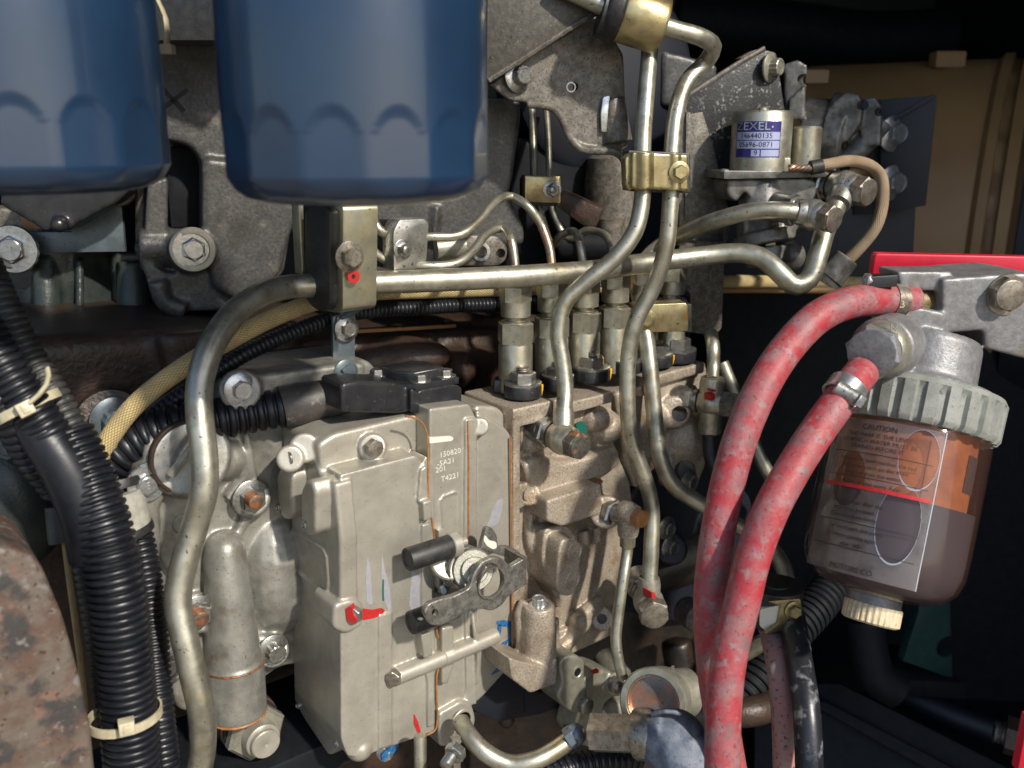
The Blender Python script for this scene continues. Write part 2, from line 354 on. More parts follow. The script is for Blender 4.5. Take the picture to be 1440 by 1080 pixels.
W['fuel'] = mk('dark_fuel', (.045, .045, .055), (.055, .052, .062), nz=(.4, .3, .7), rough=.35)
W['orange'] = mk('orange_filter_element', (.42, .13, .04), (.28, .08, .035), nz=(.6, .4, .6), rough=.5)
W['elem'] = mk('dark_filter_paper', (.035, .025, .022), (.06, .04, .035), nz=(5, .4, .6), rough=.7)
W['film'] = mk('clear_label_film', (.42, .38, .36), (.20, .18, .17), nz=(.6, .4, .6), rough=.22, alpha=.15, metal=.3)
W['filme'] = mk('film_bubble_edge', (.55, .55, .55), rough=.2, metal=.6, alpha=.7)
W['engr'] = mk('scribed_metal', (.56, .54, .48), rough=.4)
W['rustd'] = mk('rusty_dark_bolt', (.07, .075, .065), (.13, .12, .10), nz=(4, .4, .6), metal=.5, rough=.42, spots=((1.6, .54, .62, (.38, .15, .06), 5),), bump=((9, .4),))
W['ink'] = mk('black_ink', (.015, .012, .012), rough=.5)
W['tank'] = mk('tan_tank_paint', (.33, .19, .075), (.25, .145, .06), nz=(.15, .35, .7), rough=.5, spots=((1.2, .72, .76, (.10, .06, .04)),), bump=((2, .2),))
W['rust'] = mk('peeling_rust', (.125, .10, .08), (.10, .062, .045), nz=(.7, .44, .56), metal=.1, rough=.6, spots=((.6, .50, .58, (.045, .042, .040), 8), (1.1, .58, .64, (.16, .095, .07), 8), (1.6, .60, .66, (.18, .16, .145), 8), (3, .62, .67, (.05, .025, .015), 6)), bump=((1.2, .8, .10), (7, .6, .03)))
W['lblw'] = mk('label_silver', (.38, .42, .62), rough=.35, metal=.3)
W['lblb'] = mk('label_navy', (.025, .02, .16), rough=.3)
W['braid'] = mk('beige_braided_sleeve', (.58, .44, .20), (.42, .33, .17), nz=(.8, .4, .65), rough=.6, uvfx='braid')
W['braidb'] = mk('tan_braided_sleeve', (.40, .30, .19), (.30, .20, .12), nz=(.8, .4, .65), rough=.6, uvfx='braid')
W['bluegrey'] = mk('blue_grey_boot_rubber', (.07, .09, .13), (.15, .17, .21), nz=(1.3, .4, .62), rough=.6, spots=((5, .6, .7, (.05, .06, .08)),), bump=((7, .6, .04),))
W['zamak'] = mk('zinc_cast_fitting', (.34, .33, .27), (.24, .23, .18), nz=(1.6, .35, .65), metal=.55, rough=.42, spots=((7, .64, .7, (.12, .10, .07)), (1, .62, .75, (.36, .27, .16))), bump=((9, .45),))
W['lever'] = mk('worn_lever_steel', (.30, .29, .255), (.16, .155, .14), nz=(2.5, .38, .62), metal=.7, rough=.42, spots=((8, .60, .68, (.07, .065, .055)),), bump=((9, .35),))
W['grnbr'] = mk('green_bracket_paint', (.012, .05, .048), (.008, .03, .03), rough=.5)
W['platebl'] = mk('blue_grey_plate', (.13, .16, .18), (.09, .11, .125), nz=(1, .35, .65), metal=.4, rough=.4, spots=((6, .6, .7, (.05, .06, .06)),), bump=((5, .2),))
W['ochre'] = mk('ochre_gasket_edge', (.30, .15, .06), rough=.6)
W['ground'] = mk('outside_ground', (.26, .22, .17), (.20, .17, .13), nz=(.02, .3, .7), rough=.9)

# ---------------- bolts: one mesh per kind and material, shared
_bm = {}
def bolt_mesh(kind, mt):
    k = (kind, mt)
    if k in _bm: return _bm[k]
    m = M(); o = Vector((0, 0, 0))
    if kind == 'hex': m.ngon(o, Z, 1, .8); m.lathe(o, Z, [(.86, .75), (.86, .82), (.78, .85)], 24)
    if kind == 'washer': m.lathe(o, Z, [(1.45, 0), (1.45, .14), (1.38, .17), (0, .17)], 28); m.ngon(Z*.16, Z, 1, .8)
    if kind == 'flange': m.lathe(o, Z, [(1.75, 0), (1.75, .16), (1.6, .24), (1.1, .4), (0, .45)], 30); m.ngon(Z*.2, Z, 1.05, .95); m.ring(Z*1.1, Z, .88, .72, .1, 24); m.text('8', Z*1.13, Vector((1, 0, 0)), Vector((0, 1, 0)), Z, 1.0, .03)
    if kind == 'twelve':
        m.lathe(o, Z, [(1.7, 0), (1.7, .2), (1.55, .28), (1.1, .42), (0, .45)], 30)
        prof = [(1, .3), (1, 1.35), (.9, 1.45), (.72, 1.45), (.68, 1.38), (0, 1.38)]
        m.lathe(o, Z, prof, 48, rf=lambda a, t: 1-.09*(.5+.5*math.cos(12*a)) if t < 1.4 else .95)
    if kind == 'serr':
        m.lathe(o, Z, [(1.8, 0), (1.8, .2), (1.7, .3), (0, .32)], 48, rf=lambda a, t: 1-.05*(.5+.5*math.cos(16*a)) if t < .25 else 1)
        m.ngon(Z*.25, Z, 1.05, .5); m.lathe(o, Z, [(.82, .6), (.82, .8), (.74, .86), (0, .86)], 24); m.text('8', Z*.87, Vector((1, 0, 0)), Vector((0, 1, 0)), Z, .9, .02)
    if kind == 'nut': m.lathe(o, Z, [(1.5, 0), (1.5, .14), (1.4, .2), (0, .2)], 28); m.ngon(Z*.15, Z, 1.05, .8)
    if kind == 'screw': m.lathe(o, Z, [(1, 0), (1, .5), (.8, .7), (.5, .72), (.45, .5), (0, .5)], 20)
    bm = m.bm; me = bpy.data.meshes.new('bolt')
    for v in bm.verts: v.co *= S
    bm.to_mesh(me); bm.free(); me.materials.append(W[mt]); me.shade_smooth(); me.set_sharp_from_angle(angle=R(32)); _bm[k] = me
    return me
def bolt(parent, p, ax, r, kind='hex', mt='steel', name='bolt', rot=0, label=None):
    me = bolt_mesh(kind, mt); o = bpy.data.objects.new(name, me); COL.objects.link(o)
    o.parent = parent; o.location = Vector(p)*S-wloc(parent)
    x, y = perp(Vector(ax)); a = Vector(ax).normalized()
    mt3 = Matrix((x, y, a)).transposed() @ Matrix.Rotation(R(rot), 3, 'Z')
    o.rotation_euler = mt3.to_euler(); o.scale = (r, r, r)
    if label: o['label'] = label
    return o
def stud(parent, p, ax, r, L, mt='steel', name='stud'):
    m = M(); pr = []; n = max(3, int(L/(r*.32)))
    for i in range(n): t = L*i/n; pr += [(r*.88, t), (r, t+L/n*.5)]
    pr += [(r*.7, L), (0, L)]
    m.lathe(p, ax, pr, 16); return obj(name, m, W[mt], parent)
def paint(parent, fr, pts, h, mt, label=None, th=.04, name='paint_mark', r=3):
    m = M(); m.prism(fr, rnd(pts, r), h-th*3, h+th*.5); o = obj(name, m, W[mt], parent, ang=30)
    if label: o['label'] = label
    return o
def hole(parent, fr, x, y, h, r, mt='zamak', ax=None):
    ax = ax or fr.n; p = fr.q(x, y, h)
    m = M(); m.lathe(p, ax, [(r*1.3, -.02), (r*1.3, .03), (r*1.1, .05), (r*.95, .0), (r*.95, -.03)], 28, cap=False); m.lathe(p, ax, [(r*.96, 0), (r*.8, .012), (0, .012)], 24); obj('tapped_hole', m, W[mt], parent)
    m = M(); m.lathe(p, ax, [(r*.8, .0), (r*.78, .02), (0, .02)], 24); obj('hole_shade', m, W['black'], parent)  # black disc paints the dark of a hole that is not bored
CORR = [(0, .86), (.12, .98), (.3, 1.02), (.55, 1.02), (.73, .98), (.85, .86)]
# ================= the setting: the engine compartment around the parts and the ground outside
def slab(name, c, ex, ey, ez, mt): m = M(); m.box(c, Vector(ex), Vector(ey), Vector(ez)); return tag(obj(name, m, W[mt], flat=True), None, kind='structure')
slab('ground', (0, -200, -2), (1500, 0, 0), (0, 1500, 0), (0, 0, 2), 'ground')
slab('compartment_back_wall', (40, 195, 130), (150, 0, 0), (0, 1.5, 0), (0, 0, 90), 'navy')
slab('compartment_shade_wall', (87, 96, 130), (1.5, 0, 0), (0, 98, 0), (0, 0, 90), 'navy')  # unseen front part set and lengthened to hold back the sun
slab('compartment_left_wall', (-72, 120, 130), (1.5, 0, 0), (0, 74, 0), (0, 0, 90), 'navy')
slab('compartment_floor', (20, 118, 74), (90, 0, 0), (0, 75, 0), (0, 0, 1.5), 'black')
slab('compartment_shade_roof', (20, 110, 196), (90, 0, 0), (0, 84, 0), (0, 0, 1.5), 'navy')  # front edge drawn out of view to shade the deep background

m = M(); m.prism(face(1250, 700, 102, -6), [(1005, 392), (1500, 392), (1520, 1250), (960, 1250)], -1.5, 0, .1); tag(obj('backdrop', m, W['black']), 'black bulkhead added for the darkness behind the clear bowl fuel filter', 'backdrop')  # black sheet added where only unlit depth lies behind the filter
# ================= engine block behind the pump
GH = (toward(E.q(480, 900, 0), -N, 412)-E.q(480, 900, 0)).dot(N)      # where the governor's end face meets the gear case
print('GH', GH)
t = thing('engine_block', E.q(400, 560, GH-8), 'oily brown and black engine block behind the injection pump and pipes', 'engine block')
m = M()
m.prism(E, [(-80, 480), (150, 470), (300, 462), (520, 462), (760, 440), (900, 430), (900, 1100), (-80, 1200)], GH-22, GH-7, .8)
m.prism(E, rnd([(430, 480), (660, 462), (770, 470), (770, 600), (430, 600)], 14), GH-8, GH-5.6, .5)
m.prism(E, rnd([(440, 520), (560, 500), (640, 505), (770, 515), (770, 640), (440, 640)], 10), GH-7, GH-4.4, .5)
m.prism(E, rnd([(225, 470), (420, 455), (430, 560), (250, 575)], 14), GH-8, GH-5.5, .5)
m.ball(E.q(545, 500, GH-5.5), 2.0, sc=(2.2, 1, .7)); m.ball(E.q(640, 520, GH-5), 1.6)
m.cyl(E.q(700, 505, GH-5.2), E.q(600, 510, GH-4.2), .8)
cast('casting', m, W['brown'], t, .35, 4)
m = M(); m.tube([E.q(502, 466, GH-5.4), E.q(560, 463, GH-5.4), E.q(640, 458, GH-5.4)], .13, 8); obj('casting_ridge', m, W['ochre'], t)
bolt(t, E.q(603, 503, GH-3.6), N, .62, 'twelve', 'steel'); bolt(t, E.q(160, 590, GH-4.5), N, .75, 'twelve', 'platebl')
m = M(); m.cyl(E.q(157, 595, GH-6), E.q(157, 595, GH-4.6), 2.0, 1.8); obj('bolt_boss', m, W['brown'], t)
# liner shaped housing at the left, dark green
p = P(85, 490, 64)
t = thing('pump_housing', p, 'dark green round cast housing below the grey angle plate at far left', 'housing')
m = M(); m.lathe(p-Z*14, Z, [(5.6, 0), (5.4, 9), (5.15, 12.6), (5.0, 13.2), (5.0, 14.2), (4.8, 14.3), (4.8, 22), (4.4, 22.4), (0, 22.4)], 48)
m.tube([P(62, 365, 58.6), P(66, 420, 58.6), P(64, 470, 58.8)], .9, 12); m.tube([P(112, 365, 59), P(112, 470, 59)], .3, 8)
cast('housing_shell', m, W['green'], t, .16, 3)
m = M(); m.torus(p+Z*.25, Z, 4.93, .12, 48, 8); obj('joint_ring', m, W['ochre'], t)
m = M(); m.prism(face(165, 430, 62, 20), rnd([(155, 355), (235, 350), (240, 560), (190, 600), (158, 560)], 8), -4, 0, .4); m.cyl(P(187, 370, 61), P(190, 560, 61), 1.1)
tag(cast('side_casting', m, W['green'], None, .16, 3), 'dark green cast leg between round housing and large grey cover', 'casting')

# ================= grey angle plate, flanged bolts, black pulley cap
F1 = face(100, 330, 57, 12)
t = thing('support_plate', F1.q(110, 355), 'blue grey cut plate under the left blue filter with stepped upper edge', 'plate')
m = M(); m.prism(F1, [(40, 356), (176, 354), (171, 288), (150, 292), (104, 318), (100, 326), (40, 326)], -.5, 0, .06); obj('plate', m, W['platebl'], t)
m = M(); m.tube([F1.q(150, 291, .05), F1.q(104, 317, .05)], .07, 8); m.prism(F1, [(28, 300), (60, 322), (32, 322)], -.4, -.1, .03); obj('gasket_edge', m, W['ochre'], t)
t = thing('plate_fastener', F1.q(20, 352, 0), 'large pale flange bolt in a round boss at the left edge', 'bolt')
m = M(); m.cyl(F1.q(14, 356, -2.5), F1.q(20, 351, .7), 1.25, bev=.1); obj('boss', m, W['alud'], t); bolt(t, F1.q(20, 350, .7), F1.n+Vector((-.1, 0, 0)), .86, 'serr', 'bsteel'); 
t = thing('plate_bolt', F1.q(165, 262, 0), 'flange bolt half hidden under the left blue filter', 'bolt')
m = M(); m.cyl(F1.q(160, 262, -2), F1.q(164, 262, .2), 1.3, bev=.1); obj('boss', m, W['greyp'], t); bolt(t, F1.q(165, 262, .2), F1.n, .6, 'twelve', 'bsteel')
m = M(); m.prism(face(80, 290, 54, 10), rnd([(0, 255), (210, 240), (165, 285), (104, 318), (98, 325), (60, 325), (52, 318), (0, 288)], 4), -3, 0, .4)
m.ball(P(83, 316, 53.9), .5)
tag(cast('moulded_shroud', m, W['conn'], None, .14, 2), 'glossy black tapered moulding below the left blue filter', 'cover')
m = M(); m.prism(face(20, 300, 58, 10), rnd([(-20, 290), (30, 296), (62, 322), (60, 345), (45, 370), (-20, 420)], 6), -3, 0, .3); tag(cast('left_bracket', m, W['greyp'], None, .14, 2), 'rusty brown cast bracket behind the pale bolt at left edge', 'bracket')

# ================= large grey cast cover with marker cross
K = face(270, 350, 56, 22)
t = thing('cast_cover', K.q(300, 438, 0), 'large grey cast iron cover marked with a black cross between the filters', 'cover')
m = M()
m.prism(K, rnd([(190, 10), (345, 10), (345, 250), (286, 262), (283, 225), (268, 205), (240, 198), (225, 197), (190, 200)], 10), -4, 0, .5)
m.prism(K, rnd([(284, 220), (330, 225), (400, 258), (432, 288), (408, 330), (396, 385), (340, 428), (300, 405), (284, 330)], 12), -4, .5, 1.0, 4)
m.prism(K, rnd([(196, 360), (236, 385), (300, 375), (392, 372), (345, 436), (235, 440), (214, 420)], 10), -5, -.3, .8, 4)
m.prism(K, rnd([(186, 345), (300, 330), (410, 320), (400, 385), (340, 436), (240, 436), (216, 415)], 10), -6, -1.6, .5)
m.prism(K, rnd([(207, 256), (237, 248), (236, 330), (203, 330)], 6), -4, -.6, .3)
m.prism(K, [(190, 190), (300, 190), (300, 340), (190, 340)], -6, -3.4)
m.cyl(K.q(196, 350, -1.5), K.q(268, 350, -1.5), 1.3); m.cyl(K.q(262, 356, -2.5), K.q(271, 351, .9), 1.4, 1.38, bev=.12)
m.tube([K.q(222, 395, -.3), K.q(232, 425, -.3), K.q(260, 437, -.3)], .6, 12)
cast('casting', m, W['greyc'], t, .13, 5)
m = M(); m.prism(K, rnd([(240, 205), (281, 212), (283, 318), (240, 322), (234, 250)], 5), -3.4, -2.6, .2); obj('recess_shade', m, W['black'], t)  # black sheet paints the shade inside the recess
m = M(); m.ring(K.q(271, 350.5, .75), K.n, 1.38, .95, .35, 40, .06); obj('machined_ring', m, W['alu'], t)
bolt(t, K.q(271.5, 350, .85), K.n+Vector((.06, 0, 0)), .72, 'serr', 'bsteel')
m = M()
for a, b in (((228, 124), (259, 157)), ((264, 126), (228, 153))):
    a = Vector(a); b = Vector(b); nn = Vector((-(b-a).y, (b-a).x)).normalized()*3.0
    m.prism(K, rnd([tuple(a-nn), tuple(b-nn*1.3), tuple(b+nn*1.3), tuple(a+nn)], 2), -.15, .02)
o = obj('paint_mark', m, W['kp'], t); o['label'] = 'black marker cross'
m = M(); m.box(P(270, 18, 50), Vector((3, 0, 0)), Vector((0, 1.5, 0)), Z*1.6, .3); tag(obj('rubber_hose_end', m, W['rub']), 'black rubber block above the marker cross between the filters', 'rubber block')
m = M(); m.tube([P(219, -25, 40), P(221, 0, 40), P(232, 22, 40), P(235, 50, 40), P(234, 66, 40)], .28, 10, flat=.35); m.box(P(234, 69, 39.9), Vector((.32, 0, 0)), Vector((0, .25, 0)), Z*.2, .06)
tag(obj('cable_tie', m, W['tie']), 'cream cable tie tail hanging beside the left blue filter', 'cable tie')

# ================= blue oil filters
def oil_filter(cx, yb, d, label, rp=185):
    b = P(cx, yb, d); r = PR(rp, b)
    t = thing('oil_filter', b, label, 'filter', 'blue oil filters')
    H = 13.0; m = M(); NF = 14; FO = .5; prof = [(0, .25), (r*.25, .12), (r*.5, .0), (r*.72, .05), (r*.86, .22), (r*.94, .5), (r*.985, .85)]
    nz = 70; seg = 224; zs = [1.0+4.2*i/nz for i in range(nz+1)]
    pr = prof + [(r, z) for z in zs] + [(r, H), (r*.97, H+.3), (0, H+.3)]
    def rf(a, tt):
        th0 = ((a/(2*math.pi)*NF+FO) % 1-.5)*2; zt_ = 3.45-1.1*abs(th0)**2.4; kk = min(max((zt_-tt)/.5, 0), 1)*min(max((tt-.55)/.35, 0), 1); kk = kk*kk*(3-2*kk)
        return min(1.0, (1-(1-math.cos(.88*math.pi/NF))*kk)/math.cos(th0*math.pi/NF))
    def rf_(a, tt):
        k = 0
        if .8 < tt < 4.4: k = min(max((tt-.8)/.3, 0), 1)*max(0, min(1, (4.3-tt)/1.1))
        th = ((a/(2*math.pi)*NF+FO) % 1-.5)*2*math.pi/NF
        return min(1.0, (1-(1-math.cos(math.pi/NF))*1.25*k)/math.cos(th))
    m.lathe(b, Z, pr, seg, cap=False, rf=rf)
    o = obj('can', m, W['blue'], t, ang=60)
    return t
oil_filter(507, 283, 34.5, 'larger blue oil filter hanging in the top centre above the clamp', 179)
oil_filter(42, 270, 34.0, 'left blue oil filter cut by the photo edge, above the black looms', 190)

# ================= gear case with bolts, left of the governor
G = E.off(GH)
t = thing('gear_case', G.q(300, 1000, 0), 'silver cast gear case with ribs and studs left of the governor', 'gear case')
m = M()
m.prism(G, rnd([(205, 640), (255, 595), (310, 560), (322, 540), (345, 527), (480, 510), (520, 506), (560, 560), (640, 600), (640, 1000), (560, 1000), (415, 935), (392, 940), (360, 965), (330, 1010), (250, 1000), (238, 950), (206, 915), (192, 830), (200, 700)], 10), -5, 0, .35)
m.prism(G, rnd([(192, 655), (238, 640), (240, 690), (226, 712), (228, 790), (247, 820), (240, 850), (232, 870), (247, 905), (262, 940), (235, 965), (205, 930), (188, 900), (186, 700)], 10), -3, .5, .35)
m.prism(G, rnd([(318, 545), (345, 530), (480, 513), (515, 510), (515, 535), (480, 545), (400, 562), (330, 575)], 6), -2, .7, .25)
m.prism(G, [(342, 600), (350, 598), (366, 682), (356, 684)], -1, .55, .15); m.prism(G, [(350, 712), (364, 716), (340, 760), (330, 752)], -1, .6, .15)
m.cyl(G.q(352, 700, -1), G.q(353, 700, .8), 1.05, bev=.1); m.cyl(G.q(276, 862, -1), G.q(277, 862, .7), 1.1, bev=.1); m.cyl(G.q(383, 915, -1.5), G.q(383, 915, .9), .95, bev=.1)
m.cyl(G.q(230, 935, -1), G.q(231, 935, .6), 1.1, bev=.1); m.cyl(G.q(338, 548, -1), G.q(338, 548, .9), 1.1, bev=.1)
m.cyl(G.q(262, 640, -1), G.q(264, 641, .9), 2.25, 2.15, bev=.15)
m.tube([G.q(300, 620, -.2), G.q(330, 640, .0), G.q(345, 665, .1), G.q(320, 700, 0)], .45, 12); m.ball(G.q(318, 645, -.4), 1.2)
m.tube([G.q(420, 830, -.2), G.q(390, 850, 0), G.q(350, 860, 0)], .35, 10); m.ball(G.q(385, 800, -1.2), 2.6, sc=(1, 1, 1.6))
m.prism(G, rnd([(262, 880), (300, 850), (330, 900), (390, 890), (395, 925), (340, 990), (270, 960)], 8), -3, .35, .3)
m.tube([G.q(316, 775, .6), G.q(318, 800, .8), G.q(323, 860, 1.0), G.q(329, 930, 1.1)], 1.1, 24, r2=1.5); m.ball(G.q(316, 775, .6), 1.1)
m.tube([G.q(329, 930, 1.1), G.q(334, 1002, 1.2)], 1.62, 24)
cast('casting', m, W['alud'], t, .11, 3)
m = M(); m.torus(G.q(329, 932, 1.1), G.q(334, 1002, 1.2)-G.q(329, 932, 1.1), 1.58, .07); obj('rusty_seam', m, W['rustb'], t)
m = M(); m.torus(G.q(334, 1002, 1.2), G.q(334, 1002, 1.2)-G.q(329, 932, 1.1), 1.55, .09); obj('rusty_seam', m, W['seam'], t)
m = M(); m.ring(G.q(264, 641, .7), N, 2.0, 1.8, .42, 40, .05); obj('port_seal', m, W['brown'], t)
m = M(); m.lathe(G.q(264, 641, .6), N, [(1.8, 0), (1.8, .3), (1.65, .35), (0, .3)], 36); obj('port_disc', m, W['bsteel'], t)
m = M(); m.tube([G.q(240, 668, 1.3), G.q(262, 640, 1.6), G.q(290, 600, 1.6)], .22, 8); obj('dipstick_bar', m, W['zamak'], t)
for x, y, r in ((205, 680, .55), (204, 823, .6)): bolt(t, G.q(x, y, .55), N, r, 'serr', 'bsteel')
bolt(t, G.q(230, 934, .6), N, .62, 'twelve', 'steel'); bolt(t, G.q(337, 547, .9), N, .50, 'flange', 'bsteel'); bolt(t, G.q(383, 913, .9), N, .55, 'twelve', 'steel'); bolt(t, G.q(486, 523, .7), N, .42, 'flange', 'platebl')
for x, y in ((352, 700), (276, 862)): bolt(t, G.q(x, y, .8), N, .68, 'nut', 'steel', 'nut'); stud(t, G.q(x, y, 1.3), N, .4, .9, 'rustb')
m = M(); m.torus(G.q(257, 737, .02), N, .5, .05, 28, 8); m.text('8', G.q(257, 737, .0), U, Z, N, .7, .04); obj('foundry_mark', m, W['alud'], t)
paint(t, G, [(214, 682), (224, 682), (224, 692), (214, 690)], .52, 'rp', 'red paint dab beside the bolt'); paint(t, G, [(224, 860), (240, 858), (240, 885), (226, 882)], .5, 'gp', 'green paint patch')
m = M(); m.prism(G, rnd([(196, 655), (222, 645), (224, 694), (198, 704)], 2), .4, .62, .05); obj('bolt_tab', m, W['platebl'], t)
# hydraulic union below the gear case
t = thing('plug_union', G.q(365, 1050, 0), 'large plug with hexagon collar and sealing washers at the gear case foot', 'plug')
a = N; p0 = G.q(345, 1010, -.5)
for i, (r, mt_) in enumerate(((1.75, 'rub'), (1.7, 'copper'), (1.65, 'rub'))): m = M(); m.ring(p0+a*(.2+i*.3), a, r, .7, .26, 36, .04); obj('sealing_washer', m, W[mt_], t)
m = M(); m.ngon(p0+a*1.2, a, 1.75, .7, rot=12); obj('hexagon_collar', m, W['zamak'], t)
m = M(); m.cyl(p0+a*1.85, p0+a*2.7, 1.0, bev=.06); m.lathe(p0+a*2.65, a, [(.84, 0), (.84, .35), (.78, .42), (.12, .42), (.0, .36)], 32); obj('plug_head', m, W['platebl'] if False else W['alu'], t)
m = M(); m.box(p0-a*1+Vector((0, 0, -2.6)), U*9, N*4, Z*1.0, .2); tag(obj('lower_beam', m, W['black']), 'black beam below the gear case at the bottom edge', 'beam')
# ================= injection pump with governor
pump = thing('injection_pump', E.q(610, 1060, -3), 'silver injection pump with square cast governor, control lever and delivery valves', 'fuel pump')
T = pump
ED = GH            # depth of the end cover
SD = Fr(E.q(480, 900, 0), -U)          # its end face, turned to the left
m = M()
m.prism(E, rnd([(478, 668), (500, 662), (586, 640), (592, 655), (600, 640), (612, 660), (612, 1029), (505, 1066), (489, 1064), (480, 1040)], 5), ED, 0, .28, 3)
m.prism(E, rnd([(447, 625), (470, 610), (596, 580), (604, 600), (604, 680), (470, 700), (452, 680)], 8, 5), ED, -1.5, .75, 4)
m.prism(SD, rnd([(410, 640), (440, 630), (450, 668), (470, 680), (478, 760), (480, 1050), (462, 1064), (427, 1012), (413, 985), (410, 760), (407, 680)], 5), -1, 0, .2)
m.prism(SD, rnd([(388, 668), (396, 652), (405, 655), (410, 672), (410, 724), (404, 733), (395, 728), (389, 700)], 7), -.4, .9, .2)
m.prism(SD, rnd([(422, 690), (430, 674), (438, 676), (443, 692), (443, 749), (436, 756), (428, 748), (422, 722)], 7), -.3, .9, .2)
m.cyl(SD.q(412, 643, -1), SD.q(408, 645, 1.2), .72, bev=.1); m.cyl(SD.q(430, 628, -1.5), SD.q(428, 630, .4), .8, bev=.1)
m.cyl(E.q(522, 628, -2.6), E.q(524, 629, -.9), .85, .75, bev=.1)
m.prism(E, [(533, 865), (552, 862), (552, 1048), (533, 1054)], -.5, .13, .05); m.prism(E, rnd([(470, 850), (498, 842), (512, 850), (512, 880), (488, 893), (468, 885)], 9), -2, .35, .2)
m.prism(E, rnd([(592, 660), (601, 655), (603, 705), (596, 712), (588, 706)], 3), -.5, .2, .06)
m.prism(E, rnd([(595, 707), (607, 703), (608, 729), (597, 734)], 1), -.5, .5, .06); m.prism(E, rnd([(594, 738), (606, 735), (612, 775), (612, 1020), (602, 1024), (602, 960), (596, 930), (594, 860)], 3), -.5, .2, .06)
m.prism(E, rnd([(592, 893), (606, 889), (609, 922), (597, 926)], 1), -.5, .75, .06)
m.cyl(E.q(557, 951, .25), E.q(624, 924, .25), .5)
m.ball(E.q(505, 1050, -.6), .8)
# rim of the rectangular recess in the end face
m.tube([SD.q(411, 748), SD.q(412, 790), SD.q(430, 812), SD.q(461, 830), SD.q(461, 790), SD.q(460, 778), SD.q(430, 755), SD.q(411, 746)], .16, 8)
cast('governor_cover', m, W['alu'], T, .07, 1)
m = M()
m.prism(E, rnd([(604, 575), (660, 568), (671, 590), (671, 975), (655, 990), (625, 1000), (608, 1000)], 3), ED+1, -.12, .1)
m.prism(E, rnd([(655, 590), (671, 588), (672, 700), (671, 990), (657, 994), (653, 800)], 2), ED+2, .05, .05)
m.prism(E, rnd([(670, 575), (715, 605), (721, 620), (721, 934), (679, 980), (668, 990)], 8), ED+1.5, -.55, .35, 3)
m.prism(E, rnd([(668, 570), (700, 572), (718, 590), (718, 640), (668, 640)], 8), ED+1, -1.2, .4, 3)
m.cyl(E.q(674, 599, -.8), E.q(675, 600, .12), .52, bev=.08)
m.prism(E, rnd([(622, 884), (638, 880), (640, 930), (630, 962), (622, 962)], 2), -.5, .45, .08)
m.cyl(E.q(618, 927, .2), E.q(698, 893, .2), .5); m.tube([E.q(671, 960, .05), E.q(672, 915, .3), E.q(668, 892, .4), E.q(664, 860, .05)], .14, 8)
m.tube([E.q(620, 742, -.1), E.q(618, 712, -.1), E.q(618, 700, -.1), E.q(645, 690, -.1), E.q(646, 750, -.1)], .06, 8, raw=True)
m.prism(E, rnd([(617, 1004), (628, 998), (650, 985), (664, 990), (670, 1010), (664, 1040), (644, 1048), (618, 1052)], 8), -2, .25, .15)
cut = M(); cut.cyl(E.q(649, 1014, -1.2), E.q(650, 1014, 1), .62)
cast('governor_housing', m, W['alu'], T, .07, 1, cut=cut)
m = M(); m.ring(E.q(649, 1014, .2), N, .82, .62, .12, 36, .03); obj('drain_boss_ring', m, W['alu'], T)
def seam(pts, h, w=.055):
    m = M(); m.tube([E.q(x, y, h) for x, y in pts], w, 8, step=.25); obj('gasket_seam', m, W['seam'], T)
seam([(570, 585), (588, 590), (598, 602), (602, 640), (603, 710), (608, 735), (612, 765)], .03); seam([(612, 785), (613, 830), (614, 888), (620, 905), (623, 925), (615, 945), (615, 1010), (612, 1027), (600, 1034)], .05)
seam([(658, 592), (659, 640), (659, 700), (659, 775)], .08); seam([(718, 615), (719, 700), (720, 800), (721, 930)], -.35, .06)
m = M()
for k, (s_, x, y) in enumerate((('150820', 633, 637), ('-5A21', 627, 650), ('201', 620, 660), ('T4221', 633, 671))): m.text(s_, E.q(x, y, -.115), U, Z, N, .44, .012, font_sx=1.1)
o = obj('engraved_number', m, W['engr'], T); o['label'] = 'four lines of hand engraved numbers'
m = M(); m.prism(E, rnd([(604, 615), (634, 613), (638, 616), (636, 620), (604, 624)], 2), -.3, -.08); o = obj('paint_mark', m, W['wp'], T); o['label'] = 'white paint stripe'
paint(T, E, [(497, 852), (510, 856), (524, 858), (538, 855), (542, 860), (530, 868), (512, 872), (505, 870)], .05, 'rp', 'red paint beside the cover bolt'); paint(T, E, [(582, 1003), (588, 1015), (592, 1030), (588, 1032), (582, 1018)], .02, 'rp', 'red paint streak at the cover foot')
paint(T, E, [(537, 775), (541, 800), (548, 825), (551, 862), (546, 860), (541, 845), (536, 810)], .0, 'lav', 'lavender stain'); paint(T, E, [(517, 780), (521, 800), (524, 850), (516, 850), (514, 810)], .0, 'lav', 'thin lavender stain'); paint(T, E, [(580, 800), (590, 812), (593, 850), (582, 870), (575, 850)], .0, 'lav', 'pale lavender patch by the stop')  # lavender patches laid on the cover front
paint(T, E, [(699, 705), (708, 700), (706, 720), (700, 738), (684, 742), (690, 724)], -.55, 'lav', 'lavender stain behind the lever')
paint(T, E, [(538, 815), (540, 815), (540, 845), (538, 845)], .02, 'gp', 'thin green line', r=0)
for pts in ([(697, 874), (708, 872), (719, 874), (719, 910), (716, 912), (715, 882), (700, 880)], [(700, 878), (706, 878), (703, 900), (698, 900)], [(689, 922), (700, 908), (716, 898), (704, 925), (697, 936), (702, 915)], [(690, 950), (700, 938), (714, 930), (706, 942)]): paint(T, E, pts, -.55, 'bp', 'blue marker scribble', r=2)
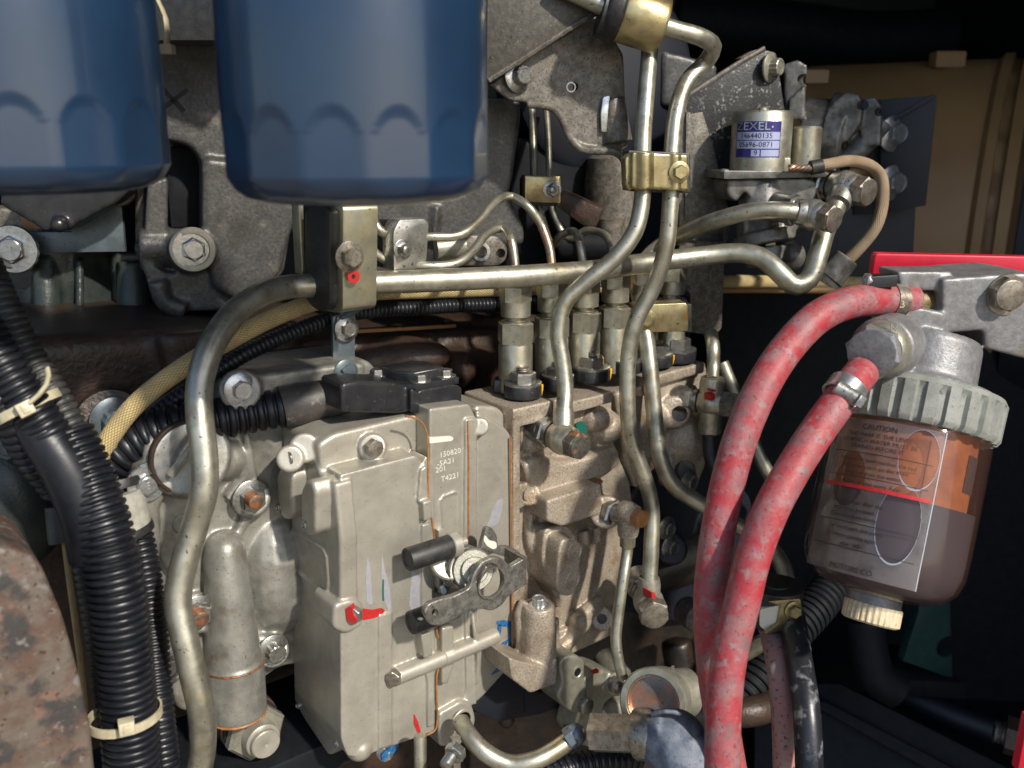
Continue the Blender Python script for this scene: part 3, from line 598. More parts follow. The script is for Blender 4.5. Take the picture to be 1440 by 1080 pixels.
# bolts of the governor
bolt(T, E.q(523, 629, -.9), N, .52, 'hex', 'bolt'); bolt(T, E.q(499, 862, .3), N*.6-U*.8+Z*.0, .5, 'hex', 'steel', label='bolt head daubed with red paint'); bolt(T, E.q(555, 951, .3), -U*.8+N*.6, .48, 'hex', 'bolt')
m = M(); m.prism(Fr(E.q(497, 864, .3), -U*.8+N*.6), rnd([(486, 856), (494, 852), (496, 864), (503, 872), (497, 877), (488, 873)], 2), .1, .47); obj('paint_mark', m, W['rp'], T)
bolt(T, E.q(543, 1056, -.8), -U*.8+N*.5, .5, 'hex', 'bsteel'); paint(T, E.off(-.6), [(536, 1062), (552, 1048), (562, 1046), (556, 1058), (538, 1072)], .3, 'bp', 'blue paint on the lower bolt')
for x, y in ((416, 896), (470, 943), (420, 992), (475, 1045)): bolt(T, SD.q(x, y, 0), -U, .2, 'screw', 'bsteel', 'screw')
for x, y, h in ((394, 714, .9), (431, 738, .9)): bolt(T, SD.q(x, y, h-.1), -U, .27, 'screw', 'steel', 'screw')
m = M(); m.ring(SD.q(408, 644, 1.15), -U, .35, .18, .1, 20); obj('tapped_hole', m, W['steel'], T)
# pump body
top = E.q(722, 575, 0).z
LB = (toward(E.q(722, 575, 0), -N, 655)-E.q(722, 575, 0)).length
LB = min(max(LB, 5), 12); print('LB', LB)
B = E.off(-.3)
m = M()
body = [(722, 577), (862, 550), (860, 610), (874, 650), (887, 680), (891, 720), (878, 765), (869, 835), (865, 892), (785, 930), (722, 945)]
m.prism(B, rnd(body, 4), -LB, -1.3, .3)
m.prism(B, rnd([(722, 576), (779, 563), (779, 590), (732, 600), (732, 945), (722, 948)], 2), -3, 0, .1)
m.prism(B, rnd([(722, 576), (779, 563), (779, 576), (722, 590)], 2), -LB, 0.05, .1)
m.prism(B, rnd([(802, 566), (863, 551), (862, 566), (804, 582)], 2), -LB, .05, .1)
m.prism(B, rnd([(779, 563), (802, 557), (802, 575), (779, 582)], 2), -LB, -1.1, .1)
m.prism(B, rnd([(737, 655), (752, 642), (800, 650), (870, 628), (876, 652), (852, 672), (806, 690), (762, 696), (745, 684)], 8), -3, -.3, .5, 4)
m.prism(B, rnd([(731, 600), (742, 596), (775, 592), (780, 640), (735, 655)], 6), -3, -1.0, .2)
m.ball(B.q(752, 613, -1.4), 1.0); m.ball(B.q(836, 588, -1.2), 1.1, sc=(1.1, .8, .8)); m.ball(B.q(742, 622, -1.3), .8); m.ball(B.q(850, 600, -1.5), 1.2)
m.prism(B, rnd([(770, 704), (788, 698), (846, 681), (848, 722), (792, 741), (770, 734)], 4), -2, 1.0, .22, 2)
m.cyl(B.q(848, 718, -1.5), B.q(852, 720, 1.2), 1.08, bev=.12)
m.prism(B, rnd([(786, 775), (790, 760), (803, 756), (816, 762), (819, 775), (812, 828), (804, 839), (790, 838), (783, 828)], 8), -2, 1.5, .18, 2)
m.prism(B, rnd([(766, 742), (800, 738), (812, 760), (800, 770), (786, 850), (770, 820), (762, 790)], 12), -2, .2, .4, 4)
m.tube([B.q(745, 705, -1.1), B.q(744, 760, -1.0), B.q(752, 785, -1.1)], .3, 10); m.tube([B.q(762, 705, -1.1), B.q(760, 760, -1.0), B.q(770, 810, -.9), B.q(785, 850, -1)], .3, 10)
m.tube([B.q(820, 745, -1.2), B.q(822, 765, -1)], .5, 10); m.tube([B.q(838, 740, -1.2), B.q(838, 760, -1.2)], .4, 10)
m.cyl(B.q(742, 694, -1.5), B.q(744, 695, -.4), .72, bev=.08); m.prism(B, rnd([(722, 682), (744, 680), (746, 708), (722, 722)], 3), -3, -.5, .1)
m.cyl(B.q(843, 868, -2), B.q(847, 870, -.3), .85, bev=.1); m.tube([B.q(784, 915, -.8), B.q(805, 895, -.7), B.q(816, 870, -.6), B.q(842, 848, -1)], .55, 12); m.ball(B.q(816, 874, -.6), .8)
m.prism(B, [(722, 915), (866, 855), (866, 892), (785, 930), (722, 948)], -LB, -.9, .15)
cut = M(); cut.cyl(B.q(846, 870, -1), B.q(847, 870, .5), .35)
cast('pump_body', m, W['sand'], T, .08, 2, cut=cut)
for x, y in ((807, 775), (804, 815), (744, 695)):
    m = M(); h_ = 1.5 if x > 750 else -.38; m.lathe(B.q(x, y, h_-.05), N, [(.62, 0), (.62, .09), (.56, .12), (.50, .09), (.49, .06), (0, .06)] if x > 750 else [(.46, 0), (.46, .08), (.38, .08), (.36, .04), (0, .04)], 28); obj('cast_roundel', m, W['sand'], T)
paint(T, B, [(810, 596), (820, 592), (826, 602), (824, 616), (814, 612)], -.95, 'gp', 'green paint blot behind the banjo')
m = M(); m.prism(B, rnd([(806, 686), (848, 675), (848, 679), (812, 690)], 2), -.3, .35); obj('rust_stain', m, W['rustb'], T)
# far half of the body, in the shade of the pipes
m = M()
m.prism(B, rnd([(866, 552), (925, 532), (995, 512), (1000, 590), (985, 625), (960, 645), (940, 640), (895, 690), (880, 650)], 8), -LB, -1.5, .4, 3)
m.prism(B, rnd([(900, 545), (930, 526), (993, 509), (993, 524), (930, 542), (902, 560)], 3), -LB, -.8, .15)
m.cyl(B.q(944, 578, -2), B.q(948, 580, -.7), 1.25, 1.15, bev=.12); m.ball(B.q(955, 612, -2.2), 2.3); m.ball(B.q(915, 590, -2), 1.3)
m.prism(B, rnd([(940, 636), (962, 628), (970, 640), (975, 625), (990, 618), (994, 650), (975, 700), (950, 690)], 6), -3, -1.0, .2)
cut = M(); cut.cyl(B.q(953, 581, -1.3), B.q(957, 582, 0), .55); cut.cyl(B.q(962, 662, -2), B.q(966, 663, 1), .8)
cast('pump_body_rear', m, W['sand'], T, .12, 2, cut=cut)
m = M(); m.lathe(B.q(958, 655, -2.5), N, [(1.25, 0), (1.25, .6), (1.0, .6), (.9, 0)], 30); obj('breather_ring', m, W['zamak'], T)
# camshaft bearing cover (dark) and lower round boss
m = M(); m.prism(B, rnd([(870, 740), (890, 690), (940, 640), (1000, 640), (1060, 700), (1060, 860), (960, 880), (872, 860)], 12), -LB, -2.6, .6, 3); m.cyl(B.q(935, 770, -3), B.q(945, 772, -.8), 1.5, 1.2); m.ball(B.q(1000, 740, -2.6), 2)
cast('drive_flange', m, W['navy'], T, .2, 3)
for x, y in ((936, 742), (941, 768), (968, 676)): bolt(T, B.q(x, y, -1.0), N, .5, 'flange', 'steel')
# rack cap cylinder in front
C0 = E.q(757, 945, 1.0); r0 = PR(23.5, C0); h0 = (E.q(757, 850, 1.0)-C0).z
m = M(); m.lathe(C0, Z, [(r0*1.12, 0), (r0*1.08, h0*.1), (r0*1.04, h0*.7), (r0*1.0, h0*.74), (r0*.98, h0*.93), (r0*.9, h0), (r0*.6, h0+.05), (r0*.55, h0-.2), (0, h0-.2)], 40)
m.prism(Fr(C0, N), rnd([(716, 925), (730, 930), (778, 940), (783, 925), (783, 962), (746, 975), (720, 955)], 3), -2.5, r0*1.15, .15)
m.tube([E.q(733, 925, .2), E.q(732, 880, .3), E.q(731, 862, .2), E.q(738, 845, .2)], .35, 10); m.tube([E.q(782, 925, .2), E.q(780, 870, .2)], .3, 10)
cast('rack_cap', m, W['sand'], T, .085, 2)
bolt(T, C0+Z*(h0-.15), Z, .44, 'twelve', 'bsteel')
m = M(); m.prism(E.off(-1), rnd([(655, 990), (715, 940), (760, 975), (792, 955), (800, 990), (760, 1005), (700, 1015), (668, 1000)], 4), -4, 0, .2); m.prism(E.off(-1), [(738, 972), (742, 971), (742, 1000), (738, 1001)], -.2, .08)
tag(obj('mounting_bracket', m, W['navy']), 'dark navy painted mounting bracket under the injection pump', 'bracket')
# delivery valve holders
base = onz(725, 549, top); dv = (E.q(725, 549, 0)-base).dot(N)
def valve(xp, first=False):
    p = toward(base, U, xp); k = 1.0
    r = PR(23.5, base)*k
    t_ = thing('tmp', p, '', '') if False else None
    m = M(); m.lathe(p, Z, [(r*1.02, 0), (r*1.02, 2.9), (r*.98, 3.0), (r*.98, 3.1)], 36)
    hb = obj('valve_holder', m, W['pipe'], T)
    m = M(); m.ngon(p+Z*3.1, Z, r*1.08, 1.25, rot=15, ch=.08); m.lathe(p+Z*4.3, Z, [(r*.86, 0), (r*.86, .12), (r*.58, .14), (r*.58, .42)], 30); obj('holder_hexagon', m, W['pipe'], hb)
    m = M(); m.lathe(p+Z*4.7, Z, [(r*.84, 0), (r*.88, .05), (r*.88, .95), (r*.8, 1.0)], 32); m.ngon(p+Z*5.65, Z, r*.95, 1.0, rot=20, ch=.12); m.lathe(p+Z*6.6, Z, [(r*.4, 0), (r*.38, .4)], 20); obj('union_nut', m, W['pipe'], hb)
    return p
VX = (725, 775, 820, 862, 902, 940)
VP = [valve(x) for x in VX]
# clamp plates and flange nuts in front of the holders
for i, (xn, yn) in enumerate(((735, 556), (784, 545), (831, 533), (880, 522), (923, 513), (951, 506))):
    q = onz(xn, yn, top); rr = PR(22, q)*(1 if i in (0, 2, 5) else .85)
    m = M(); pl = VP[min(i, 5)]
    c2 = pl; d = (q-c2); d.z = 0; L = d.length; dn = d.normalized(); sd_ = Vector((-dn.y, dn.x, 0))
    outl = []
    for a in range(-90, 91, 18): outl.append(q+dn*math.cos(R(a))*rr*1.25+sd_*math.sin(R(a))*rr*1.25)
    outl += [q-dn*rr*1.0+sd_*rr*.95]
    for a in range(90, 271, 18): outl.append(c2+dn*math.cos(R(a))*rr*1.45+sd_*math.sin(R(a))*rr*1.45)
    outl += [q-dn*rr*1.0-sd_*rr*.95]
    for v in outl: v.z = top+.75
    m.prismw(outl, Z, .73, .07); pm = obj('clamp_plate', m, W['conn'], T)
    bolt(T, q+Z*.75, Z, rr*.82, 'nut', 'steel', 'flange_nut', rot=8+i*9); stud(T, q+Z*(.75+rr*.8), Z, rr*.42, rr*.35, 'bolt', 'stud')
    if i in (0, 2, 4):
        m = M(); fr_ = Fr(q+Z*1.2+(U*.55+N*.75).normalized()*rr*.76, (U*.45+N*.9)); c_ = q+Z*1.15+(U*.66+N*.5)*rr*.72
        m.prismw([c_+(U*i_+Z*j_)*rr*.27 for i_, j_ in ((-1, -.9), (1, -.9), (1, 1), (-1, 1))], (U*.2+N), .12, .02); o = obj('paint_mark', m, W['yp'], T); o['label'] = 'yellow paint on the flange nut'
        m = M(); c_ = q+Z*.45+(U*.75+N*.97)*rr; m.prismw([c_+(U*i_+Z*j_)*rr*.16 for i_, j_ in ((-1, -2), (.3, -2.6), (1, 0), (1, 2), (-1, 2))], (U*.5+N), .1, .02); obj('paint_run', m, W['yp'], T)

# ---- control lever, springs, stops
LV = E.off(1.6)
m = M(); m.cyl(E.q(628, 790, -.2), E.q(634, 786, 1.4), 1.15, bev=.1); m.cyl(E.q(660, 800, -.3), E.q(664, 800, 2.2), .8); obj('shaft_boss', m, W['alu'], T)
m = M()
for i in range(4): m.torus(E.q(648+i*2.4, 797, 1.2+i*.18), N, 1.25-i*.04, .075, 40, 8)
m.tube([E.q(636, 790, 1.2), E.q(628, 810, 1.2), E.q(624, 825, 1.0)], .08, 8); obj('torsion_spring', m, W['steel'], T)
m = M(); m.cyl(E.q(664, 801, 2.0), E.q(666, 802, 2.35), 1.2, 1.15, bev=.05); m.cyl(E.q(667, 802, 2.3), E.q(668, 802, 2.6), .75, bev=.05); obj('spring_seat', m, W['zamak'], T)
bolt(T, E.q(669, 803, 2.55), N, .48, 'hex', 'steel', 'lever_nut')
lever = M()
lf = E.off(3.4)
m = M(); outer = rnd([(596, 862), (602, 850), (618, 843), (640, 838), (660, 828), (667, 806), (678, 790), (695, 783), (708, 786), (718, 797), (741, 783), (741, 822), (716, 838), (706, 852), (692, 860), (676, 856), (664, 858), (645, 868), (622, 880), (606, 880)], 5)
m.prism(lf, outer, -.35, 0, .06)
cut = M(); cut.prism(lf, circ(689, 818, 19.5, 27, 40), -1, 1, hp=0)
cut.prism(lf, circ(612, 862, 4.5, 6, 20), -1, 1, hp=0)
def booled(name, m, cut, mt, parent, ang=35):
    o = obj(name, m, mt, parent); k = obj('cutter', cut, mt, parent)
    b = o.modifiers.new('b', 'BOOLEAN'); b.operation = 'DIFFERENCE'; b.object = k; b.solver = 'EXACT'
    dg = bpy.context.evaluated_depsgraph_get(); dg.update(); me = bpy.data.meshes.new_from_object(o.evaluated_get(dg)); o.modifiers.clear(); o.data = me; me.name = name
    me.shade_smooth(); me.set_sharp_from_angle(angle=R(ang)); bpy.data.objects.remove(k); return o
lv = cast('control_lever', m, W['lever'], T, .05, 1, cut=cut)
m = M(); m.ring(lf.q(689, 818, -.1), N, .94, .84, .2, 40); obj('ring_lip', m, W['lever'], lv)
# folded back part of the lever: bridge and rear arm with white mark
m = M(); a, b, c_, d_ = lf.q(741, 783, -.02), lf.q(741, 822, -.02), lf.q(724, 796, -.02), lf.q(724, 834, -.02)
bk = -N*1.7
m.prismw([lf.q(741, 783, 0), lf.q(741, 822, 0), lf.q(741, 822, 0)+bk, lf.q(741, 783, 0)+bk], U, .3, .05)
m.prism(E.off(1.75), rnd([(676, 772), (684, 741), (692, 742), (699, 752), (701, 770), (715, 768), (732, 776), (734, 786), (712, 784), (694, 778), (680, 784), (668, 800), (658, 805), (655, 795), (662, 778)], 4), -.3, 0, .06)
obj('lever_bridge', m, W['lever'], lv)
paint(T, E.off(1.75), [(682, 752), (688, 760), (698, 762), (699, 770), (694, 773), (685, 768), (680, 760)], .02, 'wp', 'white paint mark on the lever', th=.03)
for (x0, y0, x1, y1, r) in ((573, 787, 632, 769, 17), (578, 876, 628, 858, 17)):
    p0 = E.q(x0, y0, 1.5); p1 = toward(p0, U, x1)
    rr = PR(r, p0); ax = (p1-p0).normalized(); L = (p1-p0).length
    m = M(); m.lathe(p0, ax, [(0, 0.05), (rr*.7, .05), (rr*.74, 0), (rr*.97, 0), (rr, .06), (rr, L)], 32); obj('rubber_stop', m, W['rub'], T)
    m = M(); m.cyl(p0+ax*L, p0+ax*(L+.55), rr*1.08, bev=.05); m.cyl(p0+ax*(L+.5), p0+ax*(L+1.1), rr*.35); obj('stop_collar', m, W['platebl'] if y0 > 800 else W['alu'], T)
    m = M(); m.prismw([p0+ax*(L+.1)-N*1.2+Z*rr*.7, p0+ax*(L+.5)-N*1.2+Z*rr*.7, p0+ax*(L+.5)-N*1.2-Z*rr*.9, p0+ax*(L+.1)-N*1.2-Z*rr*.9], -N, -1.2, .05); obj('stop_bracket', m, W['alu'], T)
m = M(); m.prism(E.off(.8), rnd([(616, 812), (625, 806), (640, 808), (655, 830), (648, 842), (630, 838), (620, 832)], 5), -.8, 0, .06); obj('stop_plate', m, W['zamak'], T)
bolt(T, E.q(622, 826, .8), N, .34, 'hex', 'platebl')
# ================= pipes and clamps
def PP(l): return [P(*a) for a in l]
def pipe(name, pts, r, mt, label, cat='pipe', group=None, seg=20, **k):
    t_ = thing(name, P(*pts[-1]) if len(pts[-1]) == 3 else pts[-1], label, cat, group)
    m = M(); m.tube(PP(pts) if isinstance(pts[0], tuple) else pts, r, seg, **k); obj('tube', m, W[mt], t_); return t_
bigp = pipe('fuel_pipe', [(272, 1110, 45.5), (284, 1060, 44.5), (283, 1000, 43.5), (272, 950, 43.2), (258, 890, 43), (250, 845, 43), (258, 795, 43), (274, 740, 43), (287, 690, 42.6), (287, 640, 42.6), (281, 590, 42.6), (281, 540, 43), (296, 490, 43.6), (330, 440, 44.9), (370, 413, 46.3), (410, 403, 47.9), (448, 401, 48.5), (520, 398, 49.4), (620, 394, 50.5), (720, 389, 51.9), (830, 381, 54.6), (900, 371, 57.2), (980, 361, 58.6), (1040, 356, 58.4), (1070, 362, 58), (1095, 382, 57.5), (1118, 402, 57.5), (1138, 392, 57.5), (1150, 360, 57.5), (1160, 325, 57.8), (1176, 290, 58.5)], .655, 'pipe',
     'thick plated pipe bending down past the looms and crossing behind the two upright pipes')
upp = pipe('fuel_pipe', [(1130, 299, 56.5), (1100, 296, 56.5), (1060, 297, 57), (1010, 309, 58.5), (965, 327, 61), (930, 345, 64), (906, 368, 63), (897, 400, 61.5), (903, 440, 60), (912, 500, 59.5), (920, 580, 59.5), (926, 635, 59.5), (945, 680, 60), (980, 705, 60.5), (1030, 735, 61), (1070, 760, 61), (1095, 785, 60), (1106, 815, 59), (1108, 850, 58.5), (1100, 885, 58), (1070, 905, 59), (1035, 925, 60)], .56, 'pipe',
     'grey pipe from the solenoid union sweeping behind the uprights to the black rubber clamp')
pa = pipe('fuel_pipe', [(916, -40, 52), (914, 60, 52), (908, 140, 52), (904, 200, 52), (903, 280, 52), (893, 325, 52), (866, 362, 52.2), (825, 396, 52.5), (795, 425, 52.8), (785, 465, 53), (791, 510, 53.2), (795, 550, 53.2), (793, 578, 53.0), (792, 600, 52.8)], .50, 'pipe',
     'left of the two upright pipes, curving down to the banjo on the pump body')
pb = pipe('fuel_pipe', [(780, -22, 50), (820, -4, 50), (855, 12, 50), (900, 27, 50), (950, 42, 50.5), (985, 52, 51), (1003, 66, 52), (992, 88, 53), (968, 112, 53), (953, 150, 52.5), (946, 200, 52.3), (943, 280, 52.5), (936, 350, 53), (918, 405, 54), (895, 450, 54.5), (884, 500, 55), (883, 580, 55.5), (888, 622, 56), (906, 670, 56.5), (916, 710, 57), (916, 770, 57), (913, 820, 57)], .505, 'pipe',
     'right of the two upright pipes, looping at the top and ending in the lower banjo')
# unions of these pipes
def banjo(parent, c, ax, rb, rh, stem=None, stem_r=None, mtb='pipe', mth='bolt', hexlen=1.1, base=True, hl=None):
    """c centre of the eye, ax towards the head"""
    ax = Vector(ax).normalized(); m = M(); m.ball(c, rb, 28, sc=(1, 1, 1)); m.lathe(c-ax*rb*.85, ax, [(rb*.75, 0), (rb*.9, rb*.2), (rb*.9, rb*1.5), (rb*.75, rb*1.72)], 28)
    if stem is not None:
        d = (stem-c).normalized(); m.lathe(c, d, [(stem_r*1.1, 0), (stem_r*1.12, (stem-c).length*.75), (stem_r*1.0, (stem-c).length)], 24)
    o = obj('banjo_eye', m, W[mtb], parent)
    b = bolt(parent, c+ax*rb*.85, ax, rh, 'hex', mth, 'banjo_bolt', rot=8, label=hl); b.scale.z *= hexlen
    if base:
        m = M(); m.ngon(c-ax*rb*1.75, ax, rb*1.05, rb*.55, rot=12); m.lathe(c-ax*rb*1.2, ax, [(rb*.85, 0), (rb*.85, rb*.3)], 28); m.cyl(c-ax*rb*3, c-ax*rb*1.7, rb*.95); obj('union_seat', m, W['steel'], parent)
c = P(792, 617, 52.6); banjo(pa, c, N+Vector((.05, -.1, -.05)), .98, .86, P(793, 575, 52.9), .57, mth='rustd', hl='rusty banjo bolt')
m = M(); m.prism(Fr(c+N*.9, N), [(806, 600), (812, 596), (816, 604), (810, 612)], -.2, .3); 
c = P(912, 846, 57.3); banjo(pb, c, -U*.55+N*.85-Z*.05, 1.0, 1.0, P(913, 812, 57), .66, mtb='zamak')
m = M(); m.prism(Fr(c+N*1.0, N), rnd([(916, 832), (921, 834), (925, 846), (921, 852), (917, 842)], 1), -.8, -.02, .02); obj('paint_mark', m, W['rp'], pb)
c = P(1143, 302, 56.5); banjo(upp, c, Vector((.55, -.8, -.12)), 1.0, .9, P(1120, 298, 56.5), .72, mtb='pipeg', base=True)
c = P(1188, 264, 59.5); banjo(bigp, c, Vector((.55, -.8, -.12)), 1.15, 1.0, P(1178, 288, 58.6), .78, mtb='pipeg', base=True)
# pipe clamps
def block_clamp(label, c0, fr_side, prof, wid_px, strap, mtr='rub', mts='gold', inset=.25, group=None):
    pass
print('SCd', dep(Fr(P(462, 370, 46.2), -U).q(448, 402)), dep(Fr(P(462, 370, 46.2), -U).q(440, 402)))
t = thing('pipe_clamp', P(465, 438, 46), 'tall gold strap clamp with black rubber block and red painted dot on the thick pipe', 'pipe clamp')
SC = Fr(P(462, 370, 46.2), -U)
m = M(); m.prism(SC, rnd([(428, 300), (434, 291), (456, 289), (463, 297), (463, 427), (456, 440), (440, 434), (428, 418)], 8), -1.9, 0, .1, 2)
cut = M(); cut.lathe(SC.q(446, 326, -1), -U, [(.45, 0), (.45, 2)], 24)
booled('rubber_block', m, cut, W['rub'], t)
FE = Fr(SC.q(470, 370, 0), N)
m = M(); m.prism(SC, rnd([(436, 284, 4), (470, 286, 12), (470, 443, 12), (436, 437, 4)], 8, 6), -2.5, -.5, .05, 2, hp=0)
m.prism(FE, rnd([(420, 288), (427, 288), (429, 386), (425, 386)], 1), -4.5, -3.6, .05)
obj('strap', m, W['golds'], t)
bolt(t, FE.q(491, 361, .2), N, .56, 'washer', 'bolt'); 
m = M(); m.ring(FE.q(497, 389, .21), N, .36, .13, .035, 20, .01); o = obj('paint_mark', m, W['rp'], t); o['label'] = 'ring of red paint'
t = thing('bracket_strip', E.q(485, 530, GH+1.5), 'narrow upright grey strip bolted below the tall gold clamp', 'bracket')
B2 = Fr(P(485, 462, 52), N)
m = M(); m.prism(B2, rnd([(468, 445), (500, 440), (499, 528), (469, 535)], 2), -.2, 0, .04); m.prism(B2, rnd([(474, 446), (500, 440), (501, 474), (473, 480)], 2), 0.02, .2, .04)
m.tube([B2.q(480, 445, .1), B2.q(500, 436, .4), B2.q(514, 425, .3), B2.q(516, 415, .0)], .42, 12, flat=.5); obj('strip', m, W['platebl'], t)
bolt(t, B2.q(487, 462, .2), N, .44, 'flange', 'steel')
# injection line clamp
t = thing('line_clamp', P(578, 382, 50), 'silver strap clamp with nut holding the thin injection lines', 'pipe clamp')
I1 = Fr(P(575, 345, 50.5), N)
m = M(); m.prism(I1, rnd([(553, 326, 6), (562, 309), (598, 307), (604, 314), (600, 378), (554, 382)], 4), -.9, .3, .12); obj('strap', m, W['platebl'] if False else W['pipeg'], t)
m = M(); m.prism(I1, rnd([(549, 325, 6), (557, 311), (606, 309), (611, 320), (610, 372), (603, 380), (551, 380)], 4), -2.2, -.2, .15); obj('rubber_block', m, W['rub'], t)
bolt(t, I1.q(566, 351, .3), N, .40, 'washer', 'steel', 'nut'); stud(t, I1.q(566, 351, .55), N, .22, .5)
# injection lines
def inj(pts, label, k):
    t_ = pipe('injection_line', pts, .27, 'pipe', label, 'injection line', 'injection lines from the delivery valves', seg=14)
    a = pts[-1]; m = M(); q = [P(*p) for p in pts[-3:]]
    m.tube(q, .285, 14); o = obj('heated_end', m, W['copper'], t_); o['label'] = 'copper tinted end'
    return t_
def vt(i, dy=0): p = VP[i]+Z*7.0; r = p-CAM; return (720+FPX*r.dot(RT)/r.dot(FWD), 540-FPX*r.dot(UPV)/r.dot(FWD)+dy, dep(p))
v0, v1, v2, v3 = vt(0), vt(1), vt(2), vt(3)
inj([(508, 300, 50), (514, 335, 50), (530, 358, 50.5), (556, 371, 51), (600, 374, 51), (640, 371, 51.5), (664, 354, 52.5), (685, 328, 54), (706, 321, 55), (719, 338, v0[2]), (724, 370, v0[2]), v0], 'lower thin line arching to the nearest delivery valve', 0)
inj([(512, 270, 49), (520, 300, 50), (535, 325, 50), (560, 334, 51), (600, 333, 51), (645, 331, 51.5), (672, 312, 52.5), (696, 284, 54), (718, 276, 55.5), (742, 290, v1[2]-.5), (762, 318, v1[2]), (773, 350, v1[2]), v1], 'higher thin line arching to the second delivery valve', 1)
inj([(752, 258, 62), (760, 300, 62), (776, 345, 61.5), (790, 330, 60), (803, 325, 59.5), (815, 340, v2[2]), (820, 370, v2[2]), v2], 'thin hooked line rising to the third delivery valve', 2)
inj([(773, 250, 62.5), (778, 300, 63), (800, 336, 63), (824, 324, 62), (846, 328, 61), (860, 348, v3[2]), (865, 375, v3[2]), v3], 'thin hooked line rising to the fourth delivery valve', 3)
t = thing('small_line_clamp', P(763, 290, 60), 'small gold clamp with nut gripping two thin upright lines', 'pipe clamp')
S1 = face(763, 268, 60, 15)
m = M(); m.prism(S1, rnd([(738, 246), (789, 248), (789, 286), (738, 284)], 3), -.9, 0, .12); obj('strap', m, W['gold'], t)
m = M(); m.prism(S1, rnd([(738, 250), (787, 252), (787, 290), (738, 289)], 3), -1.6, -.3, .1); obj('rubber_block', m, W['rub'], t)
bolt(t, S1.q(776, 267, 0), S1.n, .45, 'washer', 'steel', 'nut'); stud(t, S1.q(776, 267, .3), S1.n, .25, .45)
pipe('thin_line', [(745, 120, 62), (749, 180, 61), (751, 250, 60.4)], .27, 'pipe', 'left thin upright line entering the small gold clamp', 'pipe', seg=12)
pipe('thin_line', [(768, 150, 62), (771, 200, 61), (772, 250, 60.4)], .22, 'pipe', 'right thin upright line entering the small gold clamp', 'pipe', seg=12)
# double clamp on the two uprights
t = thing('double_pipe_clamp', P(925, 270, 52), 'wide gold clamp joining the two upright pipes in front of the cast bracket', 'pipe clamp')
D1 = face(925, 240, 51, 8)
m = M(); m.prism(D1, rnd([(889, 213), (968, 217), (969, 269), (888, 265)], 4), -1.2, 0, .25, 3); m.tube([D1.q(905, 215, -.25), D1.q(905, 266, -.25)], .55, 16); m.tube([D1.q(948, 217, -.25), D1.q(948, 268, -.25)], .4, 16)
m.prism(D1, rnd([(879, 222), (888, 214), (892, 216), (890, 264), (886, 270), (880, 262)], 3), -1.4, -.35, .1)
cast('strap', m, W['gold'], t, .07, 3)
m = M(); m.prism(D1, rnd([(883, 211), (971, 215), (972, 272), (883, 269)], 3), -2.0, -.75, .1); obj('rubber_liner', m, W['rub'], t)
bolt(t, D1.q(955, 242, .08), D1.n, .42, 'washer', 'gold')
# collar clamp at the top
t = thing('collar_clamp', P(880, 55, 50), 'round gold collar clamp with black rubber ring at the top of the upright pipes', 'pipe clamp')
pc = P(866, 15, 50); ax = (P(935, 37, 50.4)-pc).normalized()
m = M(); m.lathe(pc+ax*.3, ax, [(1.55, 0), (1.6, .1), (1.6, 2.3), (1.5, 2.5), (.6, 2.5), (.6, 0)], 40, cap=False); obj('collar', m, W['gold'], t)
m = M(); m.lathe(pc-ax*.6, ax, [(.55, 0), (1.5, 0), (1.72, .3), (1.72, .75), (1.5, 1.0), (.6, 1.0)], 40, cap=False); m.lathe(pc-ax*.9-Z*.3, ax, [(1.35, 0), (1.35, .5)], 30); obj('rubber_ring', m, W['rub'], t)
# strap on the descending grey pipe
t = thing('flat_strap_clamp', P(935, 466, 60), 'flat gold strap over the grey pipe behind the right upright', 'pipe clamp')
D2 = face(930, 448, 59, 5)
m = M(); m.prism(D2, rnd([(893, 429), (964, 426), (968, 430), (968, 466), (900, 468), (893, 464)], 4), -1.4, 0, .25, 3); obj('strap', m, W['gold'], t)
m = M(); m.prism(D2, rnd([(960, 427), (973, 428), (973, 467), (960, 467)], 2), -1.8, -.3, .05); obj('rubber_liner', m, W['rub'], t)
bolt(t, D2.q(908, 449, 0), D2.n, .45, 'washer', 'gold')

# ================= cast arm, lug and brackets at the top
A1 = face(660, 250, 58, 15)
m = M(); m.prism(A1, rnd([(560, 120), (733, 140), (733, 165), (722, 250), (716, 275), (738, 320), (738, 345), (620, 345), (600, 380), (520, 390), (520, 120)], 8), -4, 0, .6, 3)
m.tube([A1.q(614, 290, 0), A1.q(608, 340, 0)], .3, 8)
tag(cast('arm_casting', m, W['greyc'], None, .14, 3), 'grey grained cast arm behind the larger blue filter', 'casting')  # only a cast arm, its purpose unknown
t = thing('lug_plate', P(660, 372, 57), 'small cast lug plate with two bolt holes under the arching thin lines', 'lug')
A2 = face(690, 350, 57, 20)
m = M(); m.prism(A2, rnd([(608, 342), (640, 330), (700, 332), (715, 345), (713, 365), (702, 374), (608, 374)], 6), -1.5, 0, .15); cut = M(); cut.lathe(A2.q(700, 355, -.6), A2.n, [(.32, 0), (.32, 1.2)], 20); booled('lug', m, cut, W['greyp'], t)
m = M(); m.ring(A2.q(676, 354, 0), A2.n, .6, .4, .1, 28); obj('lug_ring', m, W['bsteel'], t)
m = M(); m.cyl(A2.q(612, 350, .3), A2.q(652, 346, .3), .75); obj('barrel', m, W['zamak'], t)
BR = face(780, 130, 53, 12)
t = thing('cast_bracket', BR.q(800, 215, 0), 'weathered grey flat bracket with tapped hole and bright patched bulge behind the upright pipes', 'bracket')
m = M()
m.prism(BR, rnd([(689, 119, 3), (743, 79, 0), (836, 22, 2), (852, 42), (866, 58), (877, 77), (879, 127), (884, 206), (868, 214), (814, 210), (801, 190), (793, 169), (778, 152), (760, 146), (717, 141)], 6), -.5, 0, .1)
